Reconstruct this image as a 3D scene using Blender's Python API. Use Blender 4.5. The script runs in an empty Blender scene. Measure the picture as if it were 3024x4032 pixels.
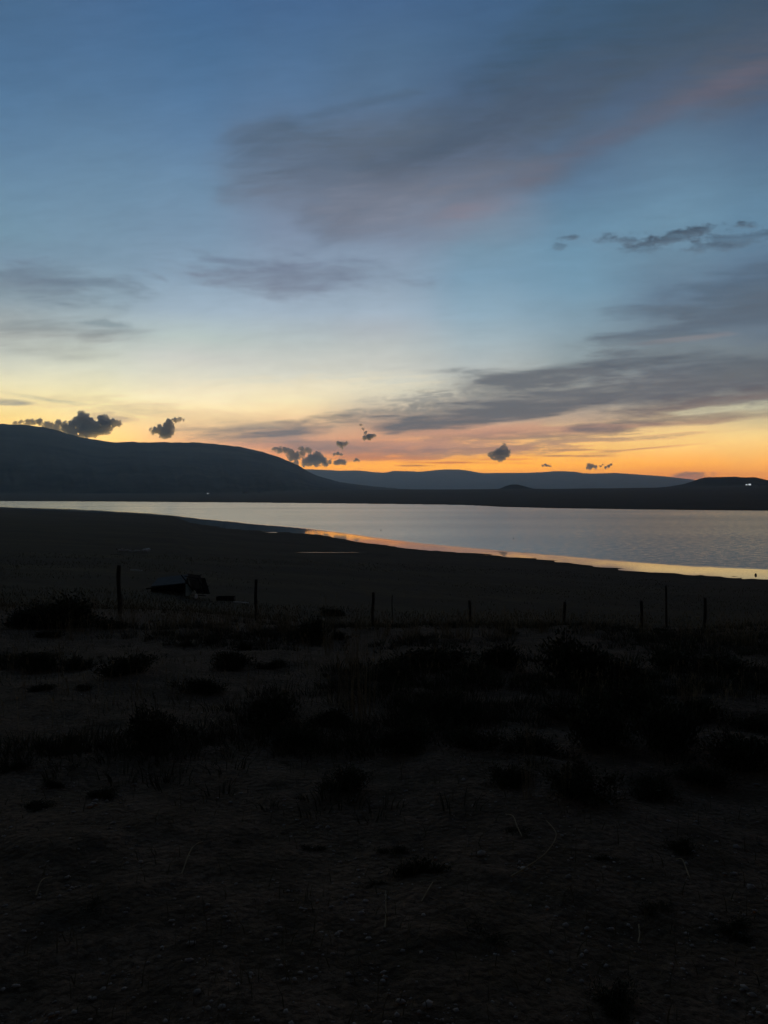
import bpy, bmesh, math, random
import numpy as np
from mathutils import Vector, Matrix
from mathutils.noise import fractal, noise as mnoise

S = bpy.context.scene
COL = S.collection
R = math.radians

# ------------------------------------------------------------------ camera
H = 12.0                      # eye height above the lake
F = 2912.0                    # focal length in photo pixels (3024 x 4032)
HZ = 1945.0                   # row of the true horizon
PITCH = math.atan((2016 - HZ) / F)
cam_d = bpy.data.cameras.new('camera'); cam = bpy.data.objects.new('camera', cam_d); COL.objects.link(cam)
cam.location = (0, 0, H); cam.rotation_euler = (math.pi / 2 - PITCH, 0, 0)
cam_d.sensor_fit = 'VERTICAL'; cam_d.sensor_height = 24.0
cam_d.lens = 24.0 * F / 4032.0
cam_d.clip_start = 0.05; cam_d.clip_end = 90000
S.camera = cam
S.view_settings.view_transform = 'Standard'; S.view_settings.look = 'None'
S.view_settings.exposure = 0.0; S.view_settings.gamma = 1.0
S.cycles.use_denoising = True
S.cycles.max_bounces = 5; S.cycles.diffuse_bounces = 2; S.cycles.glossy_bounces = 2
S.cycles.volume_bounces = 2; S.cycles.transparent_max_bounces = 8
HD, HTOP, HJ = 7.2e-5, 545.0, (.055, .080, .12)   # air: density per metre, top, the light it gives
K = 3024 / 1659.0             # measurements below were taken on a 1659 px wide view

def ray(px, py):
    """world direction of a photo pixel given in the 1659-wide measure"""
    x = (px * K - 1512) / F; v = -(py * K - 2016) / F
    c, s = math.cos(PITCH), math.sin(PITCH)
    return Vector((x, c + v * s, v * c - s))
def elev(px, py):
    d = ray(px, py); return math.atan2(d.z, math.hypot(d.x, d.y))
def azim(px):
    d = ray(px, 1067); return math.atan2(d.x, d.y)

# ------------------------------------------------------------------ world
def lin(c):
    return tuple(((v / 255) / 12.92 if v / 255 <= .04045 else ((v / 255 + .055) / 1.055) ** 2.4) for v in c)

def through_air(c, e):
    """radiance the sky needs at elevation e so that it shows as c through the valley air"""
    e = max(e, R(.3)); tau = HD * min(19000 / math.cos(e), (HTOP - H) / math.sin(e)); T = math.exp(-tau)
    return tuple(max((v - j * (1 - T)) / T, v * .4) for v, j in zip(lin(c), HJ))
W = bpy.data.worlds.new('World'); S.world = W; W.use_nodes = True
NT = W.node_tree; NT.nodes.clear()
class G:
    """tiny node helper for one tree"""
    def __init__(s, t): s.t = t
    def put(s, sock, v):
        if isinstance(v, bpy.types.NodeSocket): s.t.links.new(v, sock)
        elif v is not None:
            try: sock.default_value = v
            except Exception: sock.default_value = (*v, 1) if len(v) == 3 else v[:3]
    def m(s, op, a, b=None, c=None, clamp=False):
        n = s.t.nodes.new('ShaderNodeMath'); n.operation = op; n.use_clamp = clamp
        s.put(n.inputs[0], a); s.put(n.inputs[1], b); s.put(n.inputs[2], c); return n.outputs[0]
    def mix(s, f, a, b):
        n = s.t.nodes.new('ShaderNodeMix'); n.data_type = 'RGBA'; n.clamp_factor = True
        s.put(n.inputs[0], f); s.put(n.inputs[6], a); s.put(n.inputs[7], b); return n.outputs[2]
    def ss(s, x, lo, hi, a=0.0, b=1.0):
        n = s.t.nodes.new('ShaderNodeMapRange'); n.interpolation_type = 'SMOOTHSTEP'
        s.put(n.inputs[0], x); s.put(n.inputs[1], lo); s.put(n.inputs[2], hi); s.put(n.inputs[3], a); s.put(n.inputs[4], b)
        return n.outputs[0]
    def lr(s, x, lo, hi, a=0.0, b=1.0):
        n = s.t.nodes.new('ShaderNodeMapRange'); n.clamp = True
        s.put(n.inputs[0], x); s.put(n.inputs[1], lo); s.put(n.inputs[2], hi); s.put(n.inputs[3], a); s.put(n.inputs[4], b)
        return n.outputs[0]
    def xyz(s, x, y, z):
        n = s.t.nodes.new('ShaderNodeCombineXYZ'); s.put(n.inputs[0], x); s.put(n.inputs[1], y); s.put(n.inputs[2], z); return n.outputs[0]
    def sep(s, v):
        n = s.t.nodes.new('ShaderNodeSeparateXYZ'); s.put(n.inputs[0], v); return n.outputs
    def noise(s, v, scale, detail=4, rough=.5, dist=0.0, color=False):
        n = s.t.nodes.new('ShaderNodeTexNoise'); s.put(n.inputs['Vector'], v)
        n.inputs['Scale'].default_value = scale; n.inputs['Detail'].default_value = detail
        n.inputs['Roughness'].default_value = rough; n.inputs['Distortion'].default_value = dist
        return n.outputs[1 if color else 0]
    def ramp(s, x, stops, interp='LINEAR'):
        n = s.t.nodes.new('ShaderNodeValToRGB'); s.put(n.inputs[0], x); cr = n.color_ramp; cr.interpolation = interp
        cr.elements[0].position = stops[0][0]; cr.elements[0].color = (*stops[0][1], 1)
        cr.elements[1].position = stops[-1][0]; cr.elements[1].color = (*stops[-1][1], 1)
        for p, c in stops[1:-1]:
            e = cr.elements.new(p); e.color = (*c, 1)
        return n.outputs[0]

g = G(NT)
tc = NT.nodes.new('ShaderNodeTexCoord')
dx, dy, dz = g.sep(tc.outputs['Generated'])[:3]
az = g.m('ARCTAN2', dx, dy)
el = g.m('ARCSINE', dz)
# vertical-plane coordinates of the western sky (far plane y = 1), in the 1659 measure
ys = g.m('MAXIMUM', dy, 0.12)
PU = g.m('MULTIPLY_ADD', g.m('DIVIDE', dx, ys), F / K, 829.5)
PV = g.m('MULTIPLY_ADD', g.m('DIVIDE', dz, ys), -F / K, HZ / K)
front = g.ss(dy, 0.15, 0.45)
def UV(px, py):
    d = ray(px, py); return 829.5 + d.x / d.y * F / K, HZ / K - d.z / d.y * F / K
# high-cloud-plane coordinates: streaks crowd together towards the horizon
zz = g.m('ADD', g.m('MAXIMUM', dz, 0.0), 0.10)
CX = g.m('DIVIDE', dx, zz); CY = g.m('DIVIDE', dy, zz)
plane = g.xyz(CX, CY, 0)
pv = g.xyz(g.m('MULTIPLY', PU, .01), g.m('MULTIPLY', PV, .01), 0)          # 100 units
warp = g.sep(g.noise(pv, .45, 4, .55, color=True))
wu = g.m('SUBTRACT', warp[0], .5); wv = g.m('SUBTRACT', warp[1], .5)
def skewed(ax, ay, tilt, warpk=.0):
    """stretched coordinates: ax, ay scale, tilt in slope (dy/dx)"""
    v2 = g.m('SUBTRACT', PV, g.m('MULTIPLY', PU, tilt))
    x = g.m('MULTIPLY', PU, .01 * ax); y = g.m('MULTIPLY', v2, .01 * ay)
    if warpk: x = g.m('MULTIPLY_ADD', wu, warpk, x); y = g.m('MULTIPLY_ADD', wv, warpk, y)
    return g.xyz(x, y, 3.7)
n_soft = g.noise(skewed(.35, .8, -.25, .6), 1.0, 3, .5)            # big soft
n_str = g.noise(skewed(.42, 2.6, -.06, .55), 1.0, 6, .58)          # long streaks
n_fine = g.noise(skewed(1.1, 9.0, -.05, .9), 1.0, 5, .6)           # thin streaks
n_puff = g.noise(skewed(2.2, 4.2, 0, .8), 1.0, 6, .62)             # small puffs
n_vein = g.noise(skewed(.55, 2.0, -.42, 1.1), 1.0, 7, .62)
n_wisp = g.noise(skewed(.9, 3.0, .18, 1.3), 1.0, 5, .6)

# broad colour of the twilight sky: columns of azimuth, each a ramp over elevation
cols = {
 -60: [(0,(66,96,132)),(300,(84,118,150)),(500,(100,136,160)),(700,(150,165,165)),(860,(200,190,150)),(960,(215,175,120)),(1040,(190,140,100))],
 0: [(0,(72,106,141)),(100,(76,111,147)),(200,(83,119,154)),(300,(94,129,161)),(400,(107,141,168)),(500,(114,146,167)),(560,(118,144,165)),(640,(136,154,165)),(700,(162,170,170)),(754,(192,198,190)),(794,(210,210,190)),(833,(230,220,180)),(865,(242,222,168)),(900,(246,216,142)),(1040,(240,170,90))],
 207: [(0,(73,107,145)),(100,(77,112,149)),(200,(84,119,154)),(300,(96,130,161)),(400,(108,141,168)),(500,(116,146,169)),(560,(122,149,170)),(640,(142,164,178)),(700,(166,180,184)),(754,(192,199,190)),(794,(210,211,192)),(833,(230,222,186)),(865,(244,228,176)),(900,(248,220,158)),(1040,(245,180,95))],
 415: [(0,(68,105,146)),(100,(73,110,148)),(200,(83,119,156)),(300,(95,129,163)),(400,(109,141,169)),(500,(120,148,173)),(600,(136,160,181)),(670,(158,178,194)),(729,(180,193,190)),(774,(200,201,194)),(804,(214,212,196)),(833,(230,221,194)),(858,(246,231,192)),(880,(250,227,178)),(900,(245,214,162)),(940,(235,188,140)),(1040,(230,150,100))],
 622: [(0,(70,104,144)),(100,(77,111,148)),(200,(86,118,153)),(300,(97,121,150)),(400,(113,130,154)),(500,(124,141,165)),(600,(137,156,177)),(670,(158,176,192)),(729,(178,189,190)),(774,(196,199,192)),(804,(208,207,194)),(835,(224,216,190)),(862,(240,224,182)),(890,(244,214,166)),(915,(222,184,145)),(950,(205,155,130)),(985,(225,150,110)),(1010,(252,168,70)),(1040,(245,150,60))],
 830: [(0,(70,102,140)),(100,(78,109,142)),(200,(84,112,142)),(300,(96,114,140)),(400,(112,124,146)),(500,(124,140,163)),(600,(138,158,178)),(669,(157,175,191)),(707,(168,178,186)),(752,(184,190,188)),(796,(196,197,189)),(841,(212,209,190)),(880,(196,182,160)),(910,(184,156,136)),(950,(205,150,120)),(985,(232,150,95)),(1005,(254,176,70)),(1040,(248,152,52))],
 1037: [(0,(66,98,134)),(100,(70,100,132)),(200,(76,100,130)),(300,(90,106,132)),(400,(106,120,142)),(460,(120,136,156)),(540,(117,148,170)),(600,(120,153,176)),(680,(140,168,186)),(740,(160,178,186)),(800,(176,182,180)),(850,(172,170,160)),(900,(172,156,144)),(935,(208,155,125)),(970,(238,180,115)),(990,(246,170,90)),(1008,(255,178,66)),(1040,(248,152,50))],
 1244: [(0,(62,92,122)),(100,(66,94,124)),(200,(74,98,126)),(300,(84,106,132)),(400,(92,122,150)),(460,(100,136,162)),(540,(108,146,171)),(620,(113,149,172)),(700,(126,152,168)),(780,(140,155,160)),(860,(150,150,145)),(910,(180,155,135)),(945,(238,192,130)),(980,(246,188,105)),(1008,(252,172,76)),(1040,(246,152,64))],
 1452: [(0,(60,86,112)),(100,(66,88,114)),(200,(80,98,124)),(300,(90,118,144)),(400,(100,134,160)),(480,(108,144,168)),(560,(104,134,156)),(640,(98,122,144)),(720,(110,128,142)),(800,(120,130,138)),(870,(140,140,136)),(915,(206,180,140)),(935,(243,205,140)),(970,(246,196,122)),(1005,(246,168,90)),(1040,(240,146,84))],
 1659: [(0,(58,80,104)),(100,(64,84,108)),(200,(76,96,122)),(300,(84,112,140)),(400,(94,128,154)),(480,(98,134,160)),(560,(92,118,142)),(640,(88,108,130)),(720,(96,112,128)),(800,(108,118,128)),(870,(140,142,136)),(915,(214,192,146)),(940,(244,208,140)),(980,(244,186,112)),(1010,(242,164,94)),(1040,(232,142,92))],
 1900: [(0,(50,70,94)),(300,(72,96,122)),(560,(84,104,124)),(800,(96,104,116)),(900,(160,145,130)),(960,(210,165,125)),(1040,(190,130,100))],
}
EL0, EL1 = R(-3), R(90)
elf = g.m('DIVIDE', g.m('SUBTRACT', g.m('MULTIPLY_ADD', wv, .012, el), EL0), EL1 - EL0)
keys = sorted(cols); base = None
azw = g.m('MULTIPLY_ADD', wu, .06, az)
for i, k in enumerate(keys):
    st = [(0.0, through_air(cols[k][-1][1], 0))]
    for y, c in reversed(cols[k]):
        e = (elev(k, y) - EL0) / (EL1 - EL0)
        st.append((e, through_air(c, elev(k, y))))
    st.append((.50, lin((52, 68, 88)))); st.append((.75, lin((38, 44, 52)))); st.append((1.0, lin((32, 34, 38))))
    rp = g.ramp(elf, st, 'LINEAR')
    base = rp if base is None else g.mix(g.ss(azw, azim(keys[i-1]), azim(k)), base, rp)
# the rest of the dome: dull blue dusk away from the sunset
east = g.ramp(elf, [(0, lin((28, 28, 30))), (.034, lin((50, 46, 48))), (.12, lin((46, 46, 50))), (.4, lin((34, 38, 44))), (1, lin((32, 34, 38)))])
away = g.ss(g.m('ABSOLUTE', az), R(36), R(95))
sky = g.mix(away, base, east)

def layer(sky, c, r, ang, color, op, nz, nk, soft=.6, thin=None, tlo=.4, thi=.6):
    """elliptical cloud patch: centre and radii in the measure, ang degrees (positive = rising to the right)"""
    u0, v0 = UV(*c); a = R(-ang); ca, sa = math.cos(a), math.sin(a)
    U = g.m('SUBTRACT', PU, u0); V = g.m('SUBTRACT', PV, v0)
    A = g.m('DIVIDE', g.m('ADD', g.m('MULTIPLY', U, ca), g.m('MULTIPLY', V, sa)), r[0])
    B = g.m('DIVIDE', g.m('SUBTRACT', g.m('MULTIPLY', V, ca), g.m('MULTIPLY', U, sa)), r[1])
    q = g.m('SQRT', g.m('ADD', g.m('MULTIPLY', A, A), g.m('MULTIPLY', B, B)))
    q = g.m('ADD', q, g.m('MULTIPLY', g.m('SUBTRACT', nz, .5), nk * 1.7))
    f = g.ss(q, 1.0, 1.0 - soft)
    f = g.m('MULTIPLY', f, g.lr(n_fine, .3, .7, .5, 1.25))
    if thin is not None: f = g.m('MULTIPLY', f, g.ss(thin, tlo, thi))
    f = g.m('MULTIPLY', g.m('MULTIPLY', f, op), front)
    if isinstance(color, list):                      # top colour, bottom colour across the short axis
        color = g.mix(g.ss(g.m('MULTIPLY_ADD', g.m('SUBTRACT', nz, .5), .8, B), -.7, .75), (*through_air(color[0], elev(*c)), 1), (*through_air(color[1], elev(*c)), 1))
    else: color = (*through_air(color, elev(*c)), 1)
    return g.mix(f, sky, color)

L = lambda *a, **k: layer(sky, *a, **k)
# great diagonal veil, upper right
sky = L((1290, 170), (680, 185), 27, [(58, 82, 104), (80, 92, 108)], .95, n_soft, 1.1, soft=.85, thin=n_vein, tlo=.04, thi=.56)
sky = L((1010, 300), (450, 125), 20, [(74, 92, 114), (86, 98, 114)], .95, n_soft, 1.0, soft=.8, thin=n_vein, tlo=.04, thi=.56)
sky = L((730, 300), (330, 100), 12, [(84, 103, 124), (92, 104, 120)], .9, n_soft, 1.2, soft=.8, thin=n_vein, tlo=.04, thi=.56)
sky = L((640, 330), (190, 60), -20, (92, 108, 130), .6, n_soft, 1.0, soft=.9, thin=n_vein, tlo=.04, thi=.56)
sky = L((1640, 150), (430, 95), 24, (88, 94, 108), .75, n_soft, .9, soft=.9, thin=n_vein, tlo=.04, thi=.56)
sky = L((960, 410), (300, 88), 14, (116, 120, 134), .75, n_soft, 1.0, soft=.9, thin=n_vein, tlo=.04, thi=.56)
sky = L((900, 470), (400, 85), -6, (126, 134, 152), .6, n_soft, .9, soft=.9, thin=n_vein, tlo=.04, thi=.56)
sky = L((1330, 290), (420, 44), 25, (108, 106, 122), .35, n_soft, .9, soft=.95, thin=n_vein, tlo=.04, thi=.56)
sky = L((1590, 175), (200, 36), 23, (108, 100, 114), .4, n_soft, .8, soft=.95, thin=n_vein, tlo=.04, thi=.56)
sky = L((1020, 455), (150, 34), 10, (136, 126, 138), .5, n_soft, .9, soft=.95, thin=n_vein, tlo=.04, thi=.56)
sky = L((560, 305), (120, 48), 14, (84, 104, 126), .7, n_soft, 1.3, soft=.9, thin=n_vein, tlo=.25, thi=.6)
sky = L((1130, 250), (330, 60), 26, (70, 86, 108), .7, n_soft, 1.4, soft=.9, thin=n_vein, tlo=.3, thi=.6)
sky = L((760, 232), (230, 16), 14, (80, 102, 126), .6, n_wisp, 1.4, soft=.9)
# purple patch in the middle and streaks on the left
sky = L((590, 590), (300, 60), -3, [(104, 116, 138), (124, 134, 152)], .75, n_wisp, 1.5, soft=.95)
sky = L((700, 600), (190, 34), 3, (118, 130, 150), .5, n_str, 1.2, soft=.8)
sky = L((110, 622), (300, 58), -3, [(104, 120, 138), (124, 140, 152)], .8, n_wisp, 1.4, soft=.95)
sky = L((160, 608), (190, 14), -3, (96, 112, 130), .6, n_fine, 1.6, soft=.9)
sky = L((480, 562), (120, 12), -6, (98, 108, 130), .55, n_fine, 1.5, soft=.9)
sky = L((640, 575), (130, 11), 6, (104, 112, 134), .5, n_fine, 1.5, soft=.9)
sky = L((60, 590), (200, 18), -2, (100, 118, 136), .4, n_str, 1.3, soft=.8)
sky = L((90, 716), (300, 36), -2, [(126, 138, 144), (150, 152, 150)], .8, n_str, 1.3, soft=.95)
sky = L((0, 745), (330, 34), -6, (160, 164, 158), .5, n_str, 1.2, soft=.9)
sky = L((230, 700), (70, 12), -4, (112, 130, 140), .5, n_puff, 1.3, soft=.7)
# small dark puffs upper right
for c, r, a, o in (((1237, 512), (27, 9), 4, .95), ((1212, 534), (20, 8), 0, .5), ((1357, 519), (62, 17), -4, .9), ((1450, 518), (75, 19), 8, .9),
                   ((1515, 497), (38, 12), 6, .9), ((1607, 487), (42, 12), 2, .95), ((1400, 538), (90, 14), 0, .5), ((1590, 520), (110, 28), 4, .6), ((1540, 535), (60, 14), 0, .5)):
    sky = L(c, r, a, [(64, 82, 100), (92, 112, 130)], o, n_puff, 2.2, soft=.85)
# slate wedge on the right
sky = L((1640, 625), (330, 78), 12, (78, 98, 118), .85, n_str, 1.4, soft=.75)
sky = L((1600, 650), (300, 60), 10, [(84, 102, 120), (88, 102, 116)], .8, n_str, 1.1, soft=.9)
sky = L((1560, 690), (300, 42), 8, (84, 98, 114), .8, n_str, 1.5, soft=.7)
sky = L((1440, 668), (150, 14), 3, (88, 104, 120), .6, n_str, 1.4, soft=.8)
sky = L((1480, 732), (130, 9), 6, (138, 130, 134), .75, n_fine, 1.2, soft=.8)
sky = L((1400, 742), (80, 6), 4, (100, 104, 116), .6, n_fine, 1.2, soft=.8)
sky = L((1530, 765), (380, 26), 2, (104, 118, 128), .55, n_str, 1.5, soft=.8)
# the long dark bank above the sunset
sky = L((1500, 780), (460, 62), 2, [(112, 124, 132), (100, 106, 114)], .8, n_str, 1.3, soft=.9)
sky = L((1460, 818), (580, 64), 1, [(84, 94, 106), (90, 92, 102)], .95, n_str, 1.3, soft=.7)
sky = L((1230, 862), (520, 50), 5, [(96, 102, 110), (86, 90, 102)], .95, n_str, 1.25, soft=.65)
sky = L((1010, 903), (310, 29), 4, [(90, 96, 106), (92, 96, 106)], .95, n_str, 1.2, soft=.55)
sky = L((1000, 852), (250, 32), 8, (132, 134, 134), .9, n_fine, 2.0, soft=.7, thin=n_puff, tlo=.36, thi=.56)
sky = L((880, 885), (170, 18), 5, (120, 120, 120), .8, n_fine, 1.8, soft=.8, thin=n_puff, tlo=.36, thi=.56)
sky = L((1180, 812), (170, 15), 3, (98, 104, 112), .8, n_str, 1.7, soft=.6)
sky = L((1540, 864), (400, 27), 7, [(88, 90, 100), (120, 108, 108)], .9, n_str, 1.3, soft=.6)
sky = L((1560, 884), (170, 11), 6, (196, 192, 164), .85, n_fine, 1.5, soft=.7)
sky = L((1400, 915), (380, 13), 4, [(112, 104, 106), (150, 120, 112)], .85, n_str, 1.2, soft=.7)
sky = L((1150, 936), (360, 24), 2, [(184, 138, 122), (116, 104, 108)], .95, n_fine, 1.3, soft=.7)
sky = L((1290, 925), (110, 13), 0, (100, 98, 106), .8, n_str, 1.2, soft=.6)
sky = L((920, 970), (360, 28), 0, [(166, 128, 120), (134, 112, 114)], .95, n_fine, 1.5, soft=.7)
sky = L((1120, 968), (190, 9), 1, (150, 118, 112), .85, n_fine, 1.3, soft=.7)
sky = L((1260, 952), (240, 7), 2, (150, 122, 116), .8, n_fine, 1.4, soft=.8)
sky = L((1230, 972), (150, 4.5), 0, (164, 122, 108), .85, n_fine, 1.3, soft=.8)
sky = L((820, 990), (170, 7), -1, (178, 116, 100), .7, n_fine, 1.5, soft=.8)
sky = L((1010, 1000), (150, 3), 0, (190, 110, 80), .7, n_fine, 1.5, soft=.9)
sky = L((1430, 940), (240, 5), 4, (186, 150, 122), .6, n_fine, 1.5, soft=.9)
sky = L((1230, 985), (160, 3.6), 0, (150, 108, 100), .8, n_fine, 1.4, soft=.8)
sky = L((1380, 970), (190, 3.6), 5, (180, 134, 112), .75, n_fine, .8, soft=.9)
sky = L((1100, 992), (140, 3), 1, (190, 110, 90), .6, n_fine, 1.5, soft=.9)
sky = L((890, 1006), (50, 2.6), 0, (110, 76, 80), .85, n_fine, 1.2, soft=.8)
sky = L((960, 999), (130, 2.6), 0, (170, 100, 84), .6, n_fine, 1.5, soft=.8)
# left of the sunset: grey bank, pink under it, and thin veils
sky = L((570, 936), (230, 25), 1, [(100, 104, 114), (112, 108, 114)], .95, n_str, 1.2, soft=.75)
sky = L((680, 962), (200, 24), -2, [(134, 120, 122), (128, 112, 116)], .85, n_str, 1.1, soft=.7)
sky = L((560, 962), (150, 8), -3, (190, 140, 124), .6, n_fine, 1.2, soft=.8)
sky = L((460, 900), (230, 26), -3, (206, 180, 146), .45, n_wisp, 1.6, soft=.8)
sky = L((250, 878), (190, 24), -6, (196, 180, 148), .5, n_fine, 2.4, soft=.9)
sky = L((250, 905), (70, 16), -3, (172, 150, 132), .6, n_wisp, 2.0, soft=.6)
sky = L((30, 870), (100, 12), -3, [(134, 136, 134), (150, 146, 136)], .85, n_str, 1.3, soft=.7)
sky = L((100, 862), (130, 8), -8, (176, 172, 148), .6, n_wisp, 1.4, soft=.8)
sky = L((640, 840), (360, 36), 2, (244, 224, 182), .35, n_fine, 1.8, soft=.9)
sky = L((1495, 1028), (55, 13), 3, (128, 102, 106), .95, n_puff, 1.0, soft=.6)
sky = L((1455, 1033), (90, 6), 2, (170, 116, 106), .7, n_str, .8, soft=.8)
# faint structure everywhere in the lit part
grain = g.m('MULTIPLY', g.lr(g.noise(skewed(.8, 3.2, -.1, 1.0), 1.2, 6, .6), .3, .7, .945, 1.055), g.lr(dz, .12, .35, 1.0, .93))
gv = NT.nodes.new('ShaderNodeVectorMath'); gv.operation = 'SCALE'; NT.links.new(sky, gv.inputs[0]); NT.links.new(grain, gv.inputs['Scale'])
bg = NT.nodes.new('ShaderNodeBackground'); NT.links.new(gv.outputs[0], bg.inputs[0]); bg.inputs[1].default_value = 1.0
# physical twilight glow underneath it all
st = NT.nodes.new('ShaderNodeTexSky'); st.sky_type = 'NISHITA'; st.sun_disc = False
st.sun_elevation = R(-2.0); st.sun_rotation = R(8)
bg2 = NT.nodes.new('ShaderNodeBackground'); NT.links.new(st.outputs[0], bg2.inputs[0]); bg2.inputs[1].default_value = 0.05
ad = NT.nodes.new('ShaderNodeAddShader'); NT.links.new(bg.outputs[0], ad.inputs[0]); NT.links.new(bg2.outputs[0], ad.inputs[1])
wo = NT.nodes.new('ShaderNodeOutputWorld'); NT.links.new(ad.outputs[0], wo.inputs[0])

# ------------------------------------------------------------------ helpers
def tag(o, label=None, cat=None, group=None, kind=None):
    if label: o['label'] = label
    if cat: o['category'] = cat
    if group: o['group'] = group
    if kind: o['kind'] = kind
    return o
def link_mesh(name, verts, faces, mat, parent=None, smooth=False):
    me = bpy.data.meshes.new(name); me.from_pydata([tuple(v) for v in verts], [], faces)
    me.materials.append(mat)
    if smooth: me.polygons.foreach_set('use_smooth', [True] * len(me.polygons))
    me.update(); o = bpy.data.objects.new(name, me); COL.objects.link(o)
    if parent: o.parent = parent
    return o
def link_bm(name, bm, mat, parent=None, smooth=False):
    me = bpy.data.meshes.new(name); bm.to_mesh(me); bm.free(); me.materials.append(mat)
    if smooth: me.polygons.foreach_set('use_smooth', [True] * len(me.polygons))
    o = bpy.data.objects.new(name, me); COL.objects.link(o)
    if parent: o.parent = parent
    return o
def empty(name, loc=(0, 0, 0), rz=0):
    o = bpy.data.objects.new(name, None); COL.objects.link(o); o.location = loc; o.rotation_euler = (0, 0, rz)
    o.empty_display_size = .1; return o
def copy_thing(src):
    r = src.copy(); COL.objects.link(r)
    for ch in list(src.children):
        c = ch.copy(); COL.objects.link(c); c.parent = r; c.matrix_parent_inverse = ch.matrix_parent_inverse
    return r
def grid_mesh(name, P, mat, wrap=False, smooth=True):
    """P: (rows, cols, 3) array -> quad mesh"""
    nr, nc = P.shape[:2]
    me = bpy.data.meshes.new(name)
    me.vertices.add(nr * nc); me.vertices.foreach_set('co', P.reshape(-1).astype(np.float32))
    i = np.arange(nr * nc).reshape(nr, nc)
    if wrap: i = np.concatenate([i, i[:, :1]], 1)
    q = np.stack([i[:-1, :-1], i[:-1, 1:], i[1:, 1:], i[1:, :-1]], -1).reshape(-1, 4)[:, ::-1]
    n = len(q)
    me.loops.add(n * 4); me.loops.foreach_set('vertex_index', q.reshape(-1).astype(np.int32))
    me.polygons.add(n); me.polygons.foreach_set('loop_start', (np.arange(n) * 4).astype(np.int32))
    me.update(calc_edges=True); me.validate()
    me.polygons.foreach_set('use_smooth', np.full(len(me.polygons), smooth))
    me.materials.append(mat); o = bpy.data.objects.new(name, me); COL.objects.link(o); return o

_rng = np.random.RandomState(5)
_perm = _rng.permutation(256); _gr = _rng.rand(256, 256)
def vnoise(x, y):
    """smooth value noise, numpy, -1..1"""
    xi = np.floor(x).astype(int); yi = np.floor(y).astype(int); fx = x - xi; fy = y - yi
    fx = fx * fx * fx * (fx * (fx * 6 - 15) + 10); fy = fy * fy * fy * (fy * (fy * 6 - 15) + 10)
    a = _gr[xi & 255, yi & 255]; b = _gr[(xi + 1) & 255, yi & 255]; c = _gr[xi & 255, (yi + 1) & 255]; d = _gr[(xi + 1) & 255, (yi + 1) & 255]
    return ((a * (1 - fx) + b * fx) * (1 - fy) + (c * (1 - fx) + d * fx) * fy) * 2 - 1
def fbm(x, y, o=4, ro=.5):
    s = 0; a = 1; t = 0
    for k in range(o):
        s = s + a * vnoise(x * 2 ** k + 17.3 * k, y * 2 ** k + 9.1 * k); t += a; a *= ro
    return s / t
def sst(x, a, b):
    t = np.clip((x - a) / (b - a), 0, 1); return t * t * (3 - 2 * t)

# ------------------------------------------------------------------ terrain shape
near_pts = [(-700, 1083), (-400, 1088), (-200, 1092), (0, 1097), (100, 1102), (200, 1106), (300, 1111), (372, 1114.5), (388, 1120), (410, 1129), (440, 1134), (500, 1141), (570, 1147), (650, 1152),
            (700, 1157), (760, 1167), (830, 1178), (900, 1185), (1000, 1194), (1100, 1204), (1200, 1213), (1300, 1224), (1400, 1233), (1500, 1242), (1580, 1246), (1659, 1249), (2000, 1262), (2600, 1275)]
far_pts = [(-700, 1081), (-400, 1081.5), (-200, 1082), (0, 1082.5), (400, 1085), (800, 1088.5), (1000, 1091), (1080, 1095), (1200, 1098), (1400, 1101), (1659, 1103.5), (2000, 1107), (2600, 1112)]
sky_pts = [(-700, 1066), (0, 1066), (500, 1064.5), (700, 1059), (860, 1057.5), (1050, 1057), (1300, 1056), (1440, 1054), (1659, 1048), (2000, 1048), (2600, 1050)]
def rdist(px, py):
    d = ray(px, py); return -H / d.z * math.hypot(d.x, d.y)
N_AZ = np.array([azim(p[0]) for p in near_pts]); N_R = np.array([rdist(*p) for p in near_pts])
F_AZ = np.array([azim(p[0]) for p in far_pts]); F_R = np.array([rdist(*p) for p in far_pts])
K_AZ = np.array([azim(p[0]) for p in sky_pts]); K_Z = np.array([H + 2600 * math.tan(elev(*p)) for p in sky_pts])

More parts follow.
